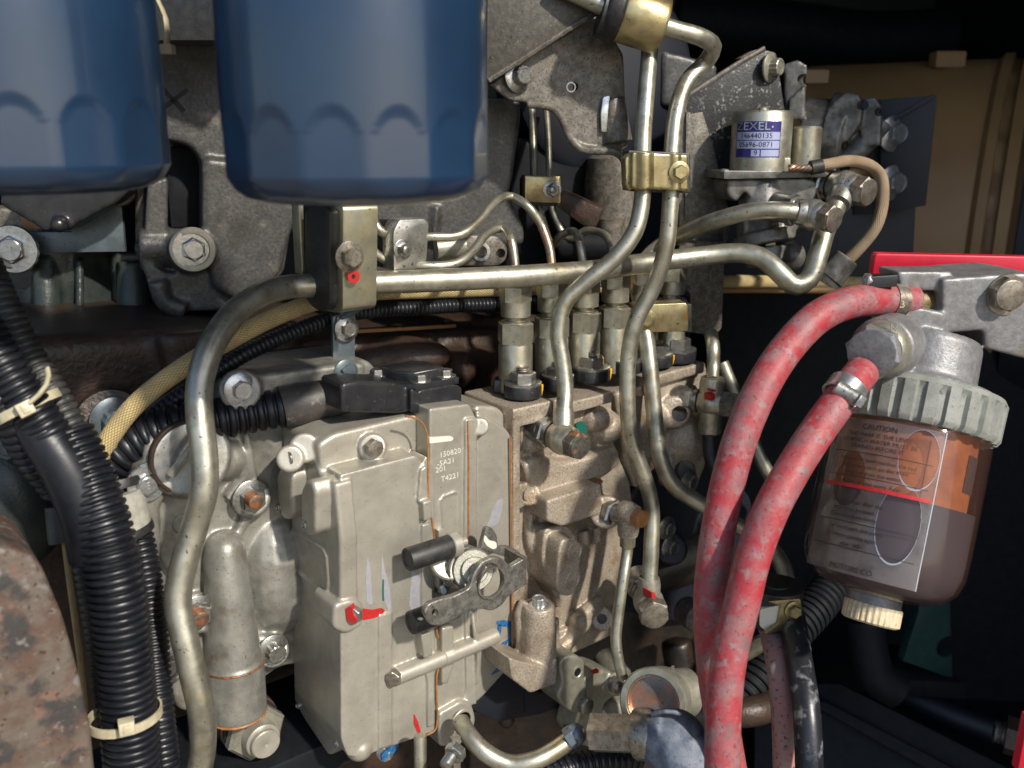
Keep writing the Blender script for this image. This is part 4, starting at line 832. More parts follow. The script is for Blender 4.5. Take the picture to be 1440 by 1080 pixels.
m.tube([BR.q(741, 146, -.2), BR.q(778, 152, -.2), BR.q(792, 170, -.2), BR.q(801, 192, -.2), BR.q(816, 209, 0), BR.q(842, 212, .3), BR.q(864, 213, .4), BR.q(876, 222, .3), BR.q(881, 240, .1)], .22, 10, flat=1.2)
m.tube([BR.q(861, 140, -.3), BR.q(868, 200, -.1)], .75, 16, r2=.95)
cut = M(); cut.lathe(BR.q(801, 123, -1), BR.n, [(.27, 0), (.27, 2)], 20)
cast('plate', m, W['greyp'], t, .075, 2, cut=cut)
m = M(); m.ring(BR.q(801, 123, -.3), BR.n, .30, .22, .33, 20); obj('tapped_hole', m, W['steel'], t)
bolt(t, BR.q(728, 108, 0), BR.n+Vector((.45, 0, .1)), .56, 'twelve', 'steel')
m = M(); m.prism(BR, rnd([(848, 136), (858, 134), (860, 160), (855, 186), (846, 186), (845, 160)], 3), .1, .33, .05); o = obj('bright_patch', m, W['bsteel'], t); o['label'] = 'bright patch on the bulge'  # bright steel patch laid over the bulge
t = thing('angle_bracket', P(760, 20, 50), 'dark mottled plate bracket with a diagonal lower edge at the top centre', 'bracket')
B3 = face(750, 50, 51, 5)
m = M(); m.prism(B3, [(686, -40), (840, -40), (838, 15), (800, 40), (690, 112), (684, 112)], -.4, 0, .05); obj('plate', m, W['mott'], t)
m = M(); m.tube([B3.q(687, 113, 0), B3.q(743, 78, 0), B3.q(800, 41, 0), B3.q(838, 18, 0)], .17, 8); obj('edge_strip', m, W['greyp'], t)
m = M(); m.lathe(P(840, 110, 66), Vector((.25, -.6, 0)), [(7.0, -3), (7.2, 0), (7.2, 1.5), (6.6, 2), (3, 2.2), (0, 2.2)], 60); tag(obj('pulley_disc', m, W['navy']), 'dark disc behind the weathered flat bracket', 'pulley')
t = thing('rear_housing', P(840, 360, 64), 'dim grey cylinder and rusty block behind the hooked thin lines', 'housing')
m = M(); m.lathe(P(862, 330, 66), Z, [(2.2, 0), (2.2, 4.0), (2.0, 5.5), (1.2, 6)], 36); m.lathe(P(858, 345, 64), Z, [(1.0, -1), (1.0, 1.9)], 24); obj('cylinder', m, W['greyp'], t)
m = M(); m.prism(face(820, 295, 62, -10), rnd([(783, 290), (790, 268), (848, 294), (838, 320), (820, 318)], 4), -2, 0, .2); obj('rusty_block', m, W['rustb'] if False else W['brown'], t)
m = M(); m.prism(face(800, 380, 67, 10), rnd([(730, 190), (800, 210), (900, 230), (900, 430), (700, 430), (700, 330)], 8), -3, 0, .4); m.cyl(P(780, 345, 64), P(860, 345, 64), 1.1); cast('wall', m, W['black'], t, .25, 2)
# upright plate right of the uprights, speckled arm
t = thing('upright_plate', P(1000, 470, 63.5), 'mottled grey upright plate with rounded foot right of the two upright pipes', 'plate')
B4 = face(985, 300, 63.5, 5)
m = M(); m.prism(B4, rnd([(945, 165, 0), (988, 157), (1003, 205), (1030, 318), (1020, 345), (1015, 462, 4), (1003, 473, 4), (955, 464), (955, 300, 0)], 3), -.35, 0, .06); m.prism(B4, [(965, 158), (971, 158), (968, 310), (963, 310)], 0, .25, .04); obj('plate', m, W['greyp'], t)
m = M(); m.prism(B4, [(963, 338), (1018, 340), (1017, 330), (963, 326)], -.2, .25, .05); obj('fold', m, W['speck'], t)
t = thing('speckled_bracket', P(1050, 170, 61), 'black bracket with pale speckled chips and a ribbed bolt above the solenoid', 'bracket')
B5 = face(1050, 120, 62, 8)
m = M(); m.prism(B5, rnd([(962, 140), (1040, 90), (1075, 70), (1092, 74), (1106, 170), (1040, 185), (1000, 240), (962, 230)], 5), -.6, 0, .08); obj('plate', m, W['speck'], t)
m = M(); m.tube([B5.q(962, 138, 0), B5.q(1040, 88, 0), B5.q(1075, 68, 0)], .18, 8); m.prism(B5, rnd([(1040, 82), (1062, 70), (1075, 68), (1080, 80)], 3), -1.5, -.5, .1); obj('edge_strip', m, W['greyp'], t)
bolt(t, B5.q(1082, 95, 0), B5.n+Vector((.9, 0, 0)), .6, 'twelve', 'zamak')
t = thing('cast_manifold', P(1160, 230, 66), 'grey cast manifold with drilled lugs behind the solenoid', 'manifold')
m = M(); B6 = face(1120, 130, 66, -15)
m.prism(B6, rnd([(1103, 90), (1122, 84), (1135, 92), (1132, 165), (1103, 168)], 2), -2.5, 0, .12); m.prism(B6, rnd([(1110, 140), (1132, 120), (1132, 168), (1108, 168)], 2), -1, .6, .12)
m.cyl(P(1125, 190, 71), P(1185, 195, 70), 2.9); m.cyl(P(1160, 190, 70.5), P(1186, 194, 70), 3.3)
m.prism(face(1190, 160, 67, -25), rnd([(1168, 146), (1188, 130), (1206, 132), (1214, 145), (1210, 175), (1190, 200), (1182, 200)], 3), -2, 0, .15); m.prism(face(1225, 160, 67, -25), rnd([(1208, 175), (1218, 136), (1230, 136), (1240, 150), (1238, 205), (1212, 206)], 3), -2, 0, .15)
m.cyl(P(1190, 230, 69), P(1240, 170, 68), .9)
cut = M()
for x, y, r in ((1128, 112, .42), (1208, 148, .36), (1231, 157, .33)): cut.cyl(P(x-6, y, 64), P(x+14, y, 69), r)
cast('casting', m, W['daly'], t, .12, 2, cut=cut)
m = M(); m.prism(face(1000, 130, 66, 5), rnd([(930, 70), (1010, 90), (1005, 130), (960, 150), (930, 150)], 8), -3, 0, .4); tag(cast('rear_casting', m, W['greyc'], None, .2, 2), 'dim grey casting between the upright pipes and speckled bracket', 'casting')
# black side plate, bolts, tank
t = thing('side_plate', P(1260, 300, 75), 'black cut plate with two bright bolts in front of the tan tank', 'plate')
B7 = face(1260, 220, 76, -20)
m = M(); m.prism(B7, [(1238, 140), (1318, 134), (1302, 289), (1238, 300)], -.6, 0, .05); m.prism(B7, [(1205, 140), (1240, 140), (1240, 300), (1200, 302)], -2.5, -1.5, .05); m.prism(B7, [(1236, 177), (1312, 132), (1314, 137), (1240, 182)], 0, .4, .05); obj('plate', m, W['navy'], t)
for x, y in ((1255, 188), (1254, 257)): bolt(t, B7.q(x, y, 0), B7.n+Vector((.7, 0, 0)), .85, 'flange', 'bsteel')
m = M(); m.prism(face(1240, 340, 80, -10), [(1020, 295), (1288, 290), (1282, 410), (1010, 410)], -2, 0, .1); tag(obj('lower_plate', m, W['navy']), 'dark navy plate under the black plate with bright bolts', 'plate')  # plate widened leftward to darken the unlit gap before the tank
t = thing('tan_tank', P(1300, 400, 110), 'large tan cylindrical tank with dark end flange at the upper right', 'tank')
ax = Vector((.86, -.5, 0)).normalized(); c0 = P(1250, 335, 118)
m = M(); m.lathe(c0-ax*20, ax, [(3, 8), (21.5, 8), (22, 8.6), (22, 34), (21.8, 34.3), (21.8, 40)], 90, cap=False); obj('shell', m, W['tank'], t)
m = M(); m.lathe(c0-ax*20, ax, [(22.1, 30.5), (22.6, 31), (22.6, 31.9), (22.0, 32), (22.0, 33), (22.7, 33.1), (22.7, 34.2), (22, 34.5)], 90, cap=False); obj('rolled_seam', m, W['tank'], t)
m = M(); m.lathe(c0-ax*20, ax, [(22.2, 35), (23.4, 35.1), (23.4, 62), (0, 62)], 90); obj('end_cover', m, W['navy'], t)
m = M(); m.box(P(1332, 84, 104), Vector((1.7, 0, 0)), Vector((0, 1, 0)), Z*.9, .2); obj('lug', m, W['tank'], t)
m = M(); m.box(P(1145, 108, 95), Vector((1.2, 0, 0)), Vector((0, 1, 0)), Z*.7, .2); tag(obj('orange_tab', m, W['tank']), 'small orange brown block above the cast manifold', 'block')

# ================= fuel shut off solenoid
t = thing('fuel_solenoid', P(1075, 340, 60), 'silver double canister solenoid with blue and white label below the speckled bracket', 'solenoid')
c1 = P(1067, 243, 61); r1 = PR(41, c1); h1 = 4.05
m = M(); m.lathe(c1, Z, [(r1, 0), (r1, h1-.2), (r1-.15, h1), (0, h1)], 48); m.lathe(c1+Z*h1, Z, [(.35, 0), (.35, .2), (.25, .28), (0, .28)], 20); obj('large_canister', m, W['pipeg'] if False else W['pipe'], t)
c2 = P(1131, 238, 61.5); m = M(); r2_ = PR(20, c2); m.lathe(c2-Z*.5, Z, [(r2_, 0), (r2_, 3.2), (r2_-.12, 3.35), (0, 3.35)], 36); obj('small_canister', m, W['pipe'], t)
m = M(); FP = face(1080, 250, 60, 5)
m.prism(FP, rnd([(1018, 240), (1160, 241), (1163, 249), (1018, 252)], 2), -4, 1.0, .06); obj('mounting_plate', m, W['daly'], t)
m = M(); m.prism(FP, rnd([(1022, 252), (1135, 250), (1150, 256), (1148, 290), (1100, 296), (1060, 286), (1048, 268), (1036, 285), (1022, 275)], 6), -3.5, .4, .2, 3)
m.cyl(P(1070, 262, 61), P(1070, 330, 61), 1.5); m.cyl(P(1040, 320, 61), P(1118, 318, 61), 1.0); m.cyl(P(1075, 328, 61), P(1078, 345, 61), 2.1); m.cyl(P(1100, 275, 61), P(1185, 262, 62.5), 1.0); m.cyl(P(1110, 262, 63), P(1185, 250, 64), .9)
m.ball(P(1110, 310, 61), 1.2)
m.cyl(P(1078, 350, 61), P(1080, 372, 61), 1.5); m.ball(P(1110, 360, 61.5), 1.1)
cast('valve_body', m, W['daly'], t, .09, 3)
bolt(t, P(1080, 350, 60.8), Z, .6, 'nut', 'gold', 'nut'); bolt(t, FP.q(1080, 242, .6), Z, .3, 'washer', 'bsteel', 'screw'); bolt(t, FP.q(1019, 242, .6), Z, .28, 'screw', 'bsteel', 'screw')
m = M(); m.prism(FP, rnd([(1088, 222), (1112, 222), (1112, 244), (1088, 244)], 1), -1.5, .5, .08); obj('terminal_block', m, W['zamak'], t)
def on_can(c, r, a0): # maps flat label x,y,z to the canister
    def f(q): a = a0+q.x/r; return Vector(c)+Vector((math.sin(a)*(r+q.z), -math.cos(a)*(r+q.z), q.y))
    return f
def patch(m, c, r, a0, x0, x1, y0, y1, z, n=12, th=.02):
    f = on_can(c, r, a0); bm = m.bm; A = []
    for zz in (z, z-th):
        A.append([[bm.verts.new(f(Vector((x0+(x1-x0)*i/n, y, zz)))) for i in range(n+1)] for y in (y0, y1)])
    fs = []
    for i in range(n):
        fs.append(bm.faces.new((A[0][0][i], A[0][0][i+1], A[0][1][i+1], A[0][1][i])))
        fs.append(bm.faces.new((A[1][0][i], A[1][1][i], A[1][1][i+1], A[1][0][i+1])))
        for k in (0, 1): fs.append(bm.faces.new((A[0][k][i], A[1][k][i], A[1][k][i+1], A[0][k][i+1])))
    for e in (0, n): fs.append(bm.faces.new((A[0][0][e], A[1][0][e], A[1][1][e], A[0][1][e])))
    bmesh.ops.recalc_face_normals(bm, faces=fs)
az = math.atan2(c1.x, c1.y); a0 = -R(14)-az*0-R(8)
lx0, lx1, ly0, ly1 = -1.55, 1.55, 1.05, 3.35
m = M(); patch(m, c1, r1, a0, lx0, lx1, ly0, ly1, .02); plate_ = obj('label_plate', m, W['lblb'], t)
m = M()
for k in range(2): patch(m, c1, r1, a0, lx0+.06, lx1-.06, ly0+.56+k*.56, ly0+1.06+k*.56, .032)
patch(m, c1, r1, a0, .28, lx1-.06, ly0+.06, ly0+.48, .032); patch(m, c1, r1, a0, -.35, .2, ly0+.06, ly0+.48, .032); obj('label_field', m, W['lblw'], plate_)
m = M(); f = on_can(c1, r1, a0)
m.text('ZEXEL', None, U, Z, N, .72, .006, bend=lambda q: f(Vector((q.x-.38, q.y+ly1-.33, q.z+.036))), font_sx=1.15); patch(m, c1, r1, a0, .88, .98, ly1-.4, ly1-.3, .034); obj('label_lettering', m, W['bsteel'], plate_)
m = M()
for s_, dy, dx in (('146440135', 1.39, -.1), ('05696-0871', .83, -.1), ('9', .29, -.05)): m.text(s_, None, U, Z, N, .48, .004, bend=lambda q, dy=dy, dx=dx: f(Vector((q.x+dx, q.y+ly0+dy-.02, q.z+.038))))
obj('label_numbers', m, W['ink'], plate_)
# braided wire sleeve
t = thing('wire_sleeve', P(1170, 370, 61), 'tan braided wire sleeve arching from the solenoid to a grey plug', 'wire sleeve')
m = M(); m.tube(PP([(1148, 234, 58.5), (1165, 231, 58.5), (1195, 226, 59), (1222, 232, 59.5), (1238, 248, 60), (1241, 280, 60), (1232, 318, 60), (1212, 345, 60.5), (1190, 368, 61)]), .50, 16, flat=.75); obj('sleeve', m, W['braidb'], t)
m = M(); m.tube(PP([(1190, 243, 60), (1215, 240, 60.5), (1240, 244, 61)]), .33, 12); obj('inner_sleeve', m, W['braidb'], t)
for k in range(5):
    m = M(); pts = [P(1110+i*5, 236+2.8*math.sin(i*.9+k*1.26), 58.4+.28*math.cos(i*.9+k*1.26)) for i in range(9)]; m.tube(pts, .12, 8, step=.15); o = obj('copper_wire', m, W['copper'], t)
m = M(); m.tube(PP([(1140, 236, 58.4), (1156, 233, 58.4)]), .48, 14); m.tube(PP([(1178, 243, 60), (1192, 243, 60)]), .45, 14); obj('black_tape', m, W['rub'], t)
m = M(); m.cyl(P(1192, 362, 61), P(1166, 392, 61.5), .85, 1.0, bev=.1); m.cyl(P(1170, 385, 61.4), P(1162, 396, 61.7), .98, 1.0); obj('plug', m, W['daly'], t)
# braided rail hose and thin loom behind the thick pipe
t = pipe('braided_hose', [(1210, 398, 70), (1120, 397, 70), (1010, 396, 68), (880, 402, 66), (760, 405, 62), (700, 407, 60.5), (600, 409, 57), (520, 412, 54.3), (440, 426, 51.6), (380, 449, 49.5), (320, 480, 47.3), (260, 515, 45), (200, 560, 44.5), (165, 600, 44.5), (140, 645, 44.5), (125, 700, 45), (118, 780, 46)], .50, 'braid', 'beige braided hose running under the thick pipe down to the looms', 'hose')
m = M(); m.tube(PP([(1185, 408, 70), (1060, 407, 70), (940, 408, 66)]), .3, 12); tag(obj('lower_rail', m, W['tank']), 'thin brown rail below the braided hose behind the upright plate', 'rail')
def loom(name, pts, r, mt, label, pitch=.42, seg=22, parent=None, cat='loom', **k):
    m = M(); m.tube(PP(pts), r, seg, prof=CORR, pitch=pitch, step=.25, **k)
    if parent: return obj(name, m, W[mt], parent)
    return tag(obj(name, m, W[mt]), label, cat)
loom('corrugated_tube', [(760, 422, 62.5), (700, 428, 60.5), (640, 430, 58.5), (580, 434, 56.5), (520, 437, 54.5), (460, 450, 52.5), (400, 472, 50.5), (340, 500, 48.6), (290, 532, 47.5), (230, 575, 47), (190, 610, 47), (160, 650, 47)], .46, 'plas', 'thin black corrugated tube under the beige braided hose', .30)
# connector with corrugated boot
t = thing('sensor_connector', P(570, 580, 50), 'black connector and convoluted boot on top of the governor', 'connector')
loom('convoluted_tube', [(140, 690, 45.5), (146, 665, 45.5), (170, 638, 45.5), (210, 612, 45.8), (260, 596, 46.2), (300, 590, 46.8), (340, 583, 47.4), (402, 572, 48.1)], 1.2, 'plas', None, .5, 28, t, r2=1.06)
m = M(); m.tube(PP([(396, 573, 48), (404, 571, 48.1), (430, 566, 48.5), (452, 561, 48.8), (472, 558, 49), (490, 556, 49.2)]), 1.16, 26, prof=[(0, 1), (.3, 1.0), (.5, 1.03), (.7, 1.03), (.85, 1)], pitch=1.3, r2=.98); obj('boot', m, W['boot'], t)
HC = Fr(P(590, 570, 49.2), N)
zt = HC.q(600, 545, 0).z
m = M()
m.prism(HC, rnd([(480, 540), (500, 536), (556, 538), (582, 545), (582, 580), (556, 582), (480, 580)], 5), -2.6, -.25, .3, 3)
m.prism(HC, rnd([(578, 546), (588, 552), (592, 548), (640, 540), (650, 545), (650, 572), (640, 578), (592, 582), (578, 580)], 4), -4.2, .25, .2, 3)
cast('housing', m, W['conn'], t, .085, 2)
m = M(); f_ = [HC.q(585, 548, .15), HC.q(645, 539, .15)]; a, b = f_; 
poly = [a, b, b-N*2.4+U*.0, b-N*3.6-U*.8, a-N*3.6-U*1.2, a-N*1.2-U*1.0]
for v in poly: v.z = zt+.32
m.prismw(poly, Z, .38, .05)
p2_ = [v.lerp(sum(poly, Vector())/6, .3) for v in poly]
for v in p2_: v.z = zt+.9
m.prismw(p2_[:], Z, .7, .15, 3); obj('cover_plate', m, W['conn'], t)
for v in (a-N*.5+U*.6, b-N*.6-U*.5, poly[3]+N*.4-U*.2, poly[4]+N*.6+U*.5): bolt(t, Vector((v.x, v.y, zt+.32)), Z, .42, 'washer', 'steel', rot=20)
for v in (poly[4]+N*.6+U*.5, ): m = M(); m.lathe(Vector((v.x, v.y, zt+.32+.34)), Z, [(.3, 0), (.3, .04), (0, .04)], 16); obj('paint_mark', m, W['rp'], t)
# ================= looms at the left
loom('large_loom', [(92, 610, 41), (120, 670, 41), (145, 740, 41), (162, 820, 41.2), (172, 900, 41.6), (180, 980, 42), (190, 1100, 42.6)], 1.26, 'plas', 'thickest black corrugated loom running down the left side', .36, 34)
m = M(); m.tube(PP([(20, 545, 40), (62, 610, 40.2), (95, 660, 40.5), (125, 725, 41), (140, 780, 41.4)]), .95, 26, r2=1.32, jit=.015); tag(obj('taped_harness', m, W['plas']), 'glossy taped black harness merging into the thickest loom', 'harness')
loom('upper_loom', [(-40, 440, 39), (-5, 500, 39), (30, 555, 39.5), (62, 600, 40), (85, 640, 40.5)], .95, 'plas', 'black corrugated loom at the left edge gripped by the pale tie', .34, 26)
loom('dusty_loom', [(-20, 370, 42), (10, 440, 41.5), (40, 500, 41.5), (75, 555, 41.5), (110, 620, 42), (140, 680, 42.5), (165, 735, 43)], .72, 'plasd', 'dusty grey corrugated loom behind the pale tie', .34, 24)
loom('lower_loom', [(-30, 540, 39), (5, 575, 39.5), (45, 640, 41), (85, 690, 42)], .8, 'plas', 'short black corrugated loom lowest at the left edge', .42, 22)
loom('grey_loom', [(105, 720, 43), (120, 790, 43), (135, 870, 43), (148, 950, 43), (158, 1020, 43), (166, 1100, 43)], .62, 'plasd', 'slim grey corrugated loom left of the thickest loom', .36, 20)
loom('split_loom', [(186, 720, 45), (200, 780, 45), (212, 860, 45), (220, 940, 44.5), (228, 1010, 44), (242, 1100, 44)], .55, 'plas', 'fine black corrugated loom right of the thickest loom', .30, 20, r2=1.05) if False else loom('split_loom', [(186, 720, 45), (200, 780, 45), (212, 860, 45), (218, 940, 44.5), (224, 1010, 44), (234, 1100, 44)], .75, 'plas', 'fine black corrugated loom right of the thickest loom', .30, 20)
m = M(); m.tube(PP([(170, 640, 44.5), (178, 690, 44.8), (184, 740, 45)]), .6, 12); 
t = thing('tape_band', P(175, 740, 44), 'pale masking tape band around the loom beside the gear case', 'tape')
m = M(); m.tube(PP([(168, 692, 44.3), (176, 722, 44.5), (180, 742, 44.6)]), 1.12, 26); obj('tape', m, W['tape'], t); m = M(); m.tube(PP([(163, 678, 44.3), (167, 690, 44.3)]), 1.2, 24, jit=.04); m.tube(PP([(180, 742, 44.6), (184, 752, 44.7)]), 1.2, 24, jit=.04); obj('rubber_edge', m, W['rub'], t)
m = M(); m.tube(PP([(85, 712, 44), (88, 750, 44), (90, 762, 44)]), .7, 18); tag(obj('cable_sleeve_end', m, W['plasd']), 'torn grey sleeve end left of the thickest loom', 'sleeve')
m = M(); m.tube(PP([(90, 750, 44), (96, 800, 44), (104, 860, 44), (112, 920, 44.5), (120, 1000, 45)]), .16, 12); tag(obj('thin_braided_lead', m, W['braid']), 'thin gold braided lead between torn sleeve and rusty plate', 'lead')
def cable_tie(c, ax, rx, label, head, w_=.42, ry=None):
    ax = Vector(ax).normalized(); t_ = thing('cable_tie', c, label, 'cable tie'); x, y = perp(ax); m = M(); n = 48; ry = ry or rx; pts = []
    rings = [m.bm.verts.new(Vector(c)+x*math.cos(2*math.pi*i/n)*(rx+dr)+y*math.sin(2*math.pi*i/n)*(ry+dr)+ax*dz) for i in range(n) for dr, dz in ((0, -w_/2), (.1, -w_/2), (.1, w_/2), (0, w_/2))]
    for i in range(n):
        for k in range(4): m.bm.faces.new((rings[i*4+k], rings[i*4+(k+1) % 4], rings[((i+1) % n)*4+(k+1) % 4], rings[((i+1) % n)*4+k]))
    bmesh.ops.recalc_face_normals(m.bm, faces=m.bm.faces[:]); obj('band', m, W['tie'], t_)
    m = M(); hx = ax.cross((CAM-head).normalized()).normalized(); hz = hx.cross(ax).normalized(); hz = hz if hz.dot(CAM-head) > 0 else -hz
    m.box(head, hx*.34, ax*.32, hz*.3, .08); m.box(head+hz*.32, hx*.14, ax*.2, hz*.05, .02); obj('lock', m, W['tie'], t_); return t_
pA = P(40, 572, 40.2); axA = (P(70, 620, 40.4)-P(30, 555, 40)).normalized()
cable_tie(pA, axA, 1.5, 'pale cable tie around the upper looms at the left edge', P(36, 575, 38.6), ry=1.25)
m = M(); m.tube(PP([(42, 566, 38.5), (58, 552, 38.6), (68, 535, 39), (66, 520, 39.4)]), .22, 10, flat=.5); tag(obj('tie_strap', m, W['tie']), 'pale strap sweeping up from the upper cable tie lock', 'cable tie')
cable_tie(P(176, 1006, 42.3), (P(184, 1060, 42.4)-P(172, 940, 41.8)), 1.66, 'pale cable tie around the thickest loom near the bottom', P(178, 1022, 40.4), ry=1.55)
# rusty plate, dark rounded covers, bolt
m = M(); RF = face(60, 950, 37, 38)
m.prism(RF, rnd([(-80, 760), (20, 772), (46, 782), (60, 798), (90, 870), (112, 950), (128, 1020), (137, 1110), (-80, 1110)], 12), -5, 0, 1.2, 5)
tag(cast('rusty_cover', m, W['rust'], None, .14, 4), 'rusty peeling grey cover in the bottom left corner', 'cover')
m = M(); m.ball(P(20, 700, 47), 2.6, 32, sc=(1, 1, 1.5)); m.ball(P(0, 640, 50), 3); m.cyl(P(60, 600, 56), P(90, 760, 56), 1.6); tag(cast('dark_rounded_cover', m, W['green'], None, .2, 3), 'dark green rounded housing behind the upper looms', 'housing')
t = thing('side_bolt', P(15, 622, 46), 'blue tinted flange bolt below the looms at the left edge', 'bolt'); fb = face(12, 620, 45, 25)
m = M(); m.cyl(fb.q(6, 620, -2), fb.q(8, 620, 0), 1.3, bev=.1); obj('boss', m, W['black'], t); bolt(t, fb.q(14, 620, 0), fb.n, .72, 'twelve', 'platebl')

# ================= small return pipe from the orange bolt, upper rear banjo with hoses
t = thing('return_pipe', E.q(885, 725, 1), 'short return pipe hanging from the orange banjo bolt', 'pipe')
c = B.q(884, 722, 2.6); banjo(t, c, N, .78, .62, c-Z*1.5, .62, mtb='sand', mth='seam', base=False)
m = M(); m.ngon(B.q(858, 720, 1.1), N, .95, .55, rot=10); m.cyl(B.q(864, 721, 1.6), c, .6); obj('union_seat', m, W['steel'], t)
q = c-Z*1.4; m = M(); m.cyl(q, q-Z*.85, .5, bev=.04); obj('ferrule', m, W['pipe'], t)
k = q-CAM; kx = 720+FPX*k.dot(RT)/k.dot(FWD); ky = 540-FPX*k.dot(UPV)/k.dot(FWD); kd = dep(q)
m = M(); m.tube([q, q-Z*1.2, P(877, 810, kd), P(870, 860, kd), P(866, 900, kd), P(870, 930, kd), P(876, 955, kd)], .36, 14); obj('tube', m, W['pipe'], t)
t = thing('rear_return_union', P(1002, 600, 63), 'double ended banjo union with red paint on the rear of the pump', 'union')
c = P(1000, 566, 62); banjo(t, c, N+U*.4, 1.0, .95, c+Z*1.8, .78, mtb='pipe', mth='greyp', hexlen=1.6)
m = M(); m.cyl(c-Z*2.2, c-Z*.5, .8, bev=.06); obj('lower_ferrule', m, W['pipe'], t)
m = M(); m.tube([c+Z*1.7, P(1003, 515, 62), P(1003, 490, 62), P(1000, 470, 63)], .42, 14, r2=.5); obj('upper_tube', m, W['pipe'], t)
m = M(); m.tube([c-Z*2, P(998, 625, 62), P(1000, 645, 62), P(1012, 668, 62), P(1030, 690, 62)], .5, 14); obj('lower_hose', m, W['rub'], t)
fq = Fr(c+N*.95, N); m = M(); m.prism(fq, [(1000, 556), (1005, 553), (1006, 561), (1001, 564)], -.6, .02); m.prism(fq, [(1002, 548), (1007, 548), (1006, 551), (1003, 551)], -.6, -.1); obj('paint_mark', m, W['rp'], t)
pipe('background_pipe', [(1015, 510, 68), (1035, 560, 68), (1062, 630, 68), (1080, 665, 68), (1105, 700, 70)], .52, 'pipe', 'dim silver pipe crossing behind the two red hoses', 'pipe')
m = M(); m.lathe(P(948, 440, 64), Z, [(1.2, -3), (1.2, 0), (1.1, .1), (1.1, 1.4), (.9, 1.6), (0, 1.6)], 24); tag(obj('dark_cap', m, W['plas']), 'bluish black plastic cap behind the right upright pipe', 'cap')  # plain bluish black cylinder, purpose unknown

# ================= fuel filter with clear bowl
Tt = P(1300, 500, 50.5); Bb = P(1224, 872, 49.2); A = (Tt-Bb).normalized()
ff = thing('fuel_filter', Bb, 'grey fuel filter with tinted clear bowl, ribbed cap and printed label at the right', 'fuel filter')
def axp(x, y):  # point of the axis closest to the pixel's row
    best = None
    for i in range(401):
        p = Bb.lerp(Tt, -.1+1.4*i/400); k = p-CAM; yy = 540-FPX*k.dot(UPV)/k.dot(FWD)
        if best is None or abs(yy-y) < best[0]: best = (abs(yy-y), p)
    return best[1]
pc1 = axp(0, 607); pc0 = axp(0, 545); rc = PR(116, pc1); hc = (pc0-pc1).length
def capf(a, t_):
    return 1-.045*(1 if abs(((a/(2*math.pi)*26) % 1)-.5) < .24 else 0)*min(1, max(0, (.80*hc-t_)/(.05*hc))) if t_ > .01 else 1
prof = [(rc*.90, 0), (rc*.95, .02), (rc*.985, hc*.1)] + [(rc*(.988+.010*i/9), hc*(.14+.70*i/9)) for i in range(10)] + [(rc*.985, hc*.88), (rc*.96, hc*.96), (rc*.9, hc), (rc*.3, hc+.02)]
m = M(); m.lathe(pc1, A, prof, 208, rf=capf); obj('ribbed_cap', m, W['capg'], ff, ang=30)
pb1 = axp(0, 838); pb0 = pc1; hb = (pb0-pb1).length; rb = PR(108, pb0.lerp(pb1, .4))
m = M(); m.lathe(pb1, A, [(rb*.32, 0), (rb*.6, .12), (rb*.8, .5), (rb*.92, 1.05), (rb*.98, 1.8), (rb*.995, 2.6), (rb, 4), (rb, hb-.4), (rb*.97, hb+.1)], 72, cap=False); obj('clear_bowl', m, W['bowl'], ff)
lv_ = (axp(0, 706)-pb1).length
m = M(); m.lathe(pb1+A*.12, A, [(0, 0), (rb*.55, .12), (rb*.75, .45), (rb*.87, 1.0), (rb*.93, 1.8), (rb*.945, 2.6), (rb*.945, lv_), (0, lv_)], 60); obj('fuel_content', m, W['fuel'], ff)
m = M(); m.lathe(pb1+A*(lv_+.02), A, [(0, 0), (rb*.84, 0), (rb*.84, hb-lv_), (0, hb-lv_)], 60); obj('filter_element', m, W['orange'], ff)
def on_bowl(a0, r):
    x = Vector((1, 0, 0)); x = (x-A*x.dot(A)).normalized(); y = x.cross(A)*-1; y = A.cross(x)  # y points away
    def f(q): a = a0+q.x/r; return pb1+A*q.y+(x*math.sin(a)-y*math.cos(a))*(r+q.z)
    return f
def bpatch(m, f, pts, z, n=1, th=.015):
    """flat polygon pts mapped on the bowl as a thin shell"""
    bm = m.bm; a = [bm.verts.new(f(Vector((x, y, z)))) for x, y in pts]; b = [bm.verts.new(f(Vector((x, y, z-th)))) for x, y in pts]; k = len(pts)
    fs = [bm.faces.new(a), bm.faces.new(b[::-1])]
    for i in range(k): fs.append(bm.faces.new((a[i-1], b[i-1], b[i], a[i])))
    bmesh.ops.recalc_face_normals(bm, faces=fs)
def bstrip(m, f, x0, x1, y0, y1, z, n=28, dy=0, th=.015):
    for i in range(n):
        xa = x0+(x1-x0)*i/n; xb = x0+(x1-x0)*(i+1)/n; bpatch(m, f, [(xa, y0+dy*i/n), (xb, y0+dy*(i+1)/n), (xb, y1+dy*(i+1)/n), (xa, y1+dy*i/n)], z, th=th)
az2 = math.atan2(Bb.x, Bb.y)
fb_ = on_bowl(az2*0, rb+.02)
X0, X1 = -rb*1.45, rb*.02; Y0, Y1 = .9, hb-.25
m = M(); bstrip(m, fb_, rb*.62, rb*1.15, hb-2.9, hb-.9, -rb*.155, 12, th=.03); obj('dark_element_panel', m, W['elem'], ff)
